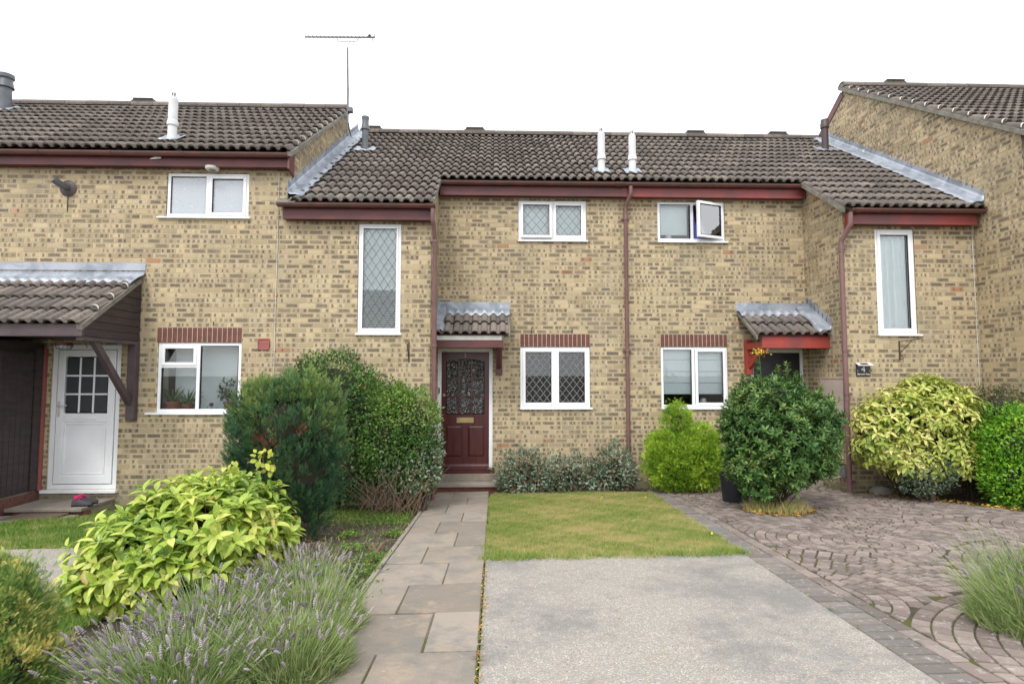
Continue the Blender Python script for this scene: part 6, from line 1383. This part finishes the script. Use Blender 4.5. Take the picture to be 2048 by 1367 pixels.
def litter(name, fn, n, size, mat, label, seed, cat='leaves', hz=.012):
    r = np.random.default_rng(seed); p = fn(r, n); P = np.stack([p[:, 0], p[:, 1], zgv(p[:, 0], p[:, 1])+hz+r.uniform(0, .015, len(p))], 1)
    D = nrm(r.normal(size=P.shape)*[1, 1, .18]); V, F, A = scatter(*leaf_t(.45, .2, .1, 2), P, D, nrm(r.normal(size=P.shape)*.3+[0, 0, 1]), size*r.uniform(.5, 1.3, len(p)), r.random(len(p)))
    return meshobj(name, fastmesh(name, V, F, mat, {'cv': A}), kind='stuff', label=label, cat=cat)
ringf = lambda cx, cy, r0, r1, sy=.75: (lambda r, n: (lambda a, q: np.stack([cx+np.cos(a)*q, cy+np.sin(a)*q*sy], 1))(r.uniform(0, 6.283, n), r.uniform(r0, r1, n)))
litter('leaf_litter', ringf(3.62, 7.0, .05, .47), 420, .065, 'l_litter', 'yellow and brown fallen leaves round the foot of the bay tree', 61, hz=.02)
grass('dry_grass_tuft', [(3.62+.42*math.cos(a), 7.02+.33*math.sin(a)) for a in np.linspace(0, 6.28, 14)], 2600, .17, .006, 'dry straw grass round the trunk of the bay tree', .85, 46, lean=.5)
litter('leaf_litter', lambda r, n: (lambda x: np.stack([x, np.interp(x, [5.6, 6.0, 6.5, 7.4], [8.25, 7.75, 6.6, 5.65])+r.uniform(-.08, .5, n)], 1))(r.uniform(5.6, 7.4, n)), 600, .06, 'l_litter', 'brown fallen leaves under the spotted laurel', 62)
litter('leaf_litter', lambda r, n: np.stack([r.uniform(2.6, 3.6, n), r.uniform(8.4, 9.2, n)], 1), 50, .06, 'l_litter', 'few yellow leaves under the lime conifer', 63)
litter('leaf_litter', lambda r, n: np.stack([r.uniform(-2.6, -1.0, n), r.uniform(4.6, 7.9, n)], 1), 170, .045, 'l_litter', 'scattered dry leaves on the soil bed', 64, hz=-.02)
litter('fallen_petals', lambda r, n: np.concatenate([np.stack([r.uniform(0, 2.4, n), r.uniform(5.2, 8.8, n)], 1)[:8], np.stack([r.normal(1.7, .35, n), r.normal(8.1, .35, n)], 1)[8:]]), 26, .04, 'l_flower', 'small yellow flowers and leaves dotted on the lawn', 65, 'flowers', hz=.03)
litter('driveway_debris', lambda r, n: np.stack([r.uniform(.1, 2.0, n), r.uniform(2.9, 4.9, n)], 1), 34, .02, 'l_litter', 'tiny dark bits of leaf lying on the pale concrete driveway', 67, 'debris', hz=.014)
litter('joint_debris', lambda r, n: np.stack([r.normal(-.078, .012, n), r.uniform(2.4, 5.1, n)], 1), 260, .022, 'l_litter', 'brown debris in the gap between path and driveway', 66, hz=.012)
weeds('joint_moss', [(-.08, y_, .012) for y_ in np.linspace(2.4, 5, 22)]+[(edge(y_)+.005, y_, .012) for y_ in np.linspace(3, 5, 8)], 700, .014, 'l_weed', 'tiny weeds in the gap along the driveway edge', 52)
es = [ell(1860, 945, 7.45, 48, 42, .25), ell(1830, 965, 7.4, 30, 25, .2)]
shrub('grey_undergrowth', es, 1500, .04, 'l_grey', 'thin grey-green undergrowth at the foot of the spotted laurel', 'shrub', seed=71, core=.4, lo=.3, cvf=lambda P, r: r.uniform(0, .45, len(P)))
rk = (5.82, 8.22, zg(5.82, 8.22)); MB().lathe(rk, [(.02, .12), (.12, .10), (.17, .04), (.15, -.03)][::-1], 9).build('rock', 'stone', None, smooth=True, origin=rk, label='small grey rock at the corner of the bed by the right downpipe', cat='rock')
# cut stump and twigs on the soil
st_ = GP(752, 1098); t = thing('cut_stump', tuple(st_), 'small cut woody stump on the bare soil beside the path', 'stump'); st_[2] -= .035
MB().tube([st_, st_+np.array([-.04, 0, .1])], [.02, .016], 8).tube([st_, st_+np.array([.06, .01, .09])], [.018, .014], 8).tube([st_+np.array([-.07, 0, .05]), st_+np.array([.03, 0, .0])], [.012, .015], 6).build('stump_wood', 'deadtwig', t)
tw = MB()
for k in range(22):
    a = Vector((rr.uniform(-2.3, -1.1), rr.uniform(4.7, 7.4), 0)); a.z = zg(a.x, a.y)-.02; d = Vector((rr.uniform(-1, 1), rr.uniform(-1, 1), .06)).normalized()*rr.uniform(.1, .4); tw.tube([a, a+d*.5+Vector((0, 0, .015)), a+d], [.004, .004, .002], 4)
tw.build('fallen_twigs', 'deadtwig', None, origin=(-1.6, 6, zg(-1.6, 6)), label='few thin dry twigs lying on the bare soil bed', cat='twigs')
# ---------------- window-sill plants of the left house
def potplant(px, py, wpx, hpx, kind, label):
    Y = YB+.22; c = PY(px, py, Y); s = Y/FPX; r0 = wpx*s/2; h = hpx*s; c = np.array([c[0], Y, 1.106]); t = thing('potted_plant', tuple(c), label, 'pot plant', 'pot plants on the window sill')
    MB().lathe(tuple(c), [(r0*.68, 0), (r0*.9, h*.72), (r0*1.05, h*.74), (r0*1.05, h), (r0*.9, h), (r0*.85, h*.8)], 18).build('pot', 'terracotta', t, smooth=True); r = np.random.default_rng(int(px))
    if kind == 'aloe':
        n = 26; P = np.tile(c+[0, 0, h*.85], (n, 1)); D = nrm(r.normal(size=(n, 3))*[.8, .3, .3]+[0, 0, 1.0]); V, F, A = scatter(*leaf_t(.09, .3, .15, 3), P, D, r.normal(size=P.shape), r.uniform(.13, .3, n), r.random(n))
    else:
        es_ = [(c[0]-.02, Y, c[2]+h+.2, .12, .07, .13), (c[0]-.09, Y, c[2]+h+.12, .06, .05, .06)]; P, Nn = blob(es_, 130, .3, 1.05, seed=4); V, F, A = scatter(*leaf_t(.35, .2, .1, 3), P, nrm(Nn+r.normal(size=P.shape)*.5), nrm(Nn+[0, 0, 1]), r.uniform(.05, .09, len(P)), r.random(len(P)))
        for k in range(6): stems(t, [(c+[0, 0, h*.8], P[k*9])], .005)
    meshobj('leaves', fastmesh('leaves', V, F, 'l_laurel', {'cv': A}), t)
potplant(346, 812, 32, 19, 'aloe', 'left clay pot with spiky leaves on the left window sill'); potplant(376, 812, 22, 14, 'aloe', 'small clay pot with long upright leaves on the left window sill')
potplant(458, 812, 20, 18, 'bushy', 'red pot with a leafy houseplant at the right of the left window sill')
c = PY(420, 805, YB+.2); c[2] = 1.106; t = thing('cat_ornament', tuple(c), 'small white and brown cat ornament on the left window sill', 'ornament')
MB().lathe(tuple(c), [(.04, 0), (.05, .03), (.04, .07), (.02, .09)], 12).build('body', 'china', t, smooth=True); MB().lathe((c[0]+.03, c[1]-.02, c[2]+.075), [(.015, 0), (.032, .02), (.03, .04), (.01, .055)], 12).build('head', 'brownfur', t, smooth=True)
# ---------------- doormat and shoes
MB().box(-6.35, -5.72, 7.40, 7.72, zg(-6, 7.6)+.02, zg(-6, 7.6)+.045).build('doormat', 'mat', None, bevel=.006, origin=(-6, 7.56, zg(-6, 7.6)), label='brown doormat in front of the left house step', cat='doormat')
def shoe(x, y, z, ang, label):
    t = thing('walking_shoe', (x, y, z), label, 'shoe', 'pair of walking shoes'); L_ = .25; R_ = Matrix.Rotation(ang, 3, 'Z')
    secs = [(0, .030, .075), (.03, .036, .085), (.07, .036, .095), (.11, .038, .075), (.16, .045, .055), (.21, .043, .045), (.245, .028, .03)]; V = []; F = []; n = 8
    for (s, w_, h_) in secs:
        for k in range(n): a = math.pi*k/(n-1); V.append(Vector((s, -w_*math.cos(a), .018+h_*math.sin(a))))
    for i in range(len(secs)-1):
        for k in range(n-1): F.append((i*n+k, i*n+k+1, (i+1)*n+k+1, (i+1)*n+k))
    F += [tuple(range(n)), tuple(range((len(secs)-1)*n, len(secs)*n))[::-1]]
    up_ = MB().add([R_@v+Vector((x, y, z)) for v in V], F); up_.build('upper', 'shoe', t, smooth=True)
    so_ = MB(); pr = [(s, w_+.004) for s, w_, h_ in secs]; poly = [R_@Vector((s, -w_, 0)) for s, w_ in pr]+[R_@Vector((s, w_, 0)) for s, w_ in pr[::-1]]; so_.prism([(p.x+x, p.y+y) for p in poly], 'z', z, z+.02); so_.build('sole', 'black', t)
    cf = MB(); cp = R_@Vector((.05, 0, .105)); cf.lathe((cp.x+x, cp.y+y, cp.z+z), [(.03, -.02), (.04, .0), (.036, .03), (.03, .035)], 10); cp = R_@Vector((.1, 0, .1)); cf.tube([(cp.x+x-.03, cp.y+y, cp.z+z), (cp.x+x+.02, cp.y+y-.01, cp.z+z+.02)], .014, 7); cf.build('collar', 'pinkfabric', t, smooth=True)
sx = PY(150, 1000, 7.95)[0]; shoe(sx+.02, 7.88, -.145, .15, 'front dark walking shoe with pink lining on the left doorstep'); shoe(sx, 7.98, -.145, .35, 'rear dark walking shoe with pink lining on the left doorstep')
print('objects', len(bpy.data.objects), 'tris', sum(len(m.polygons) for m in bpy.data.meshes))
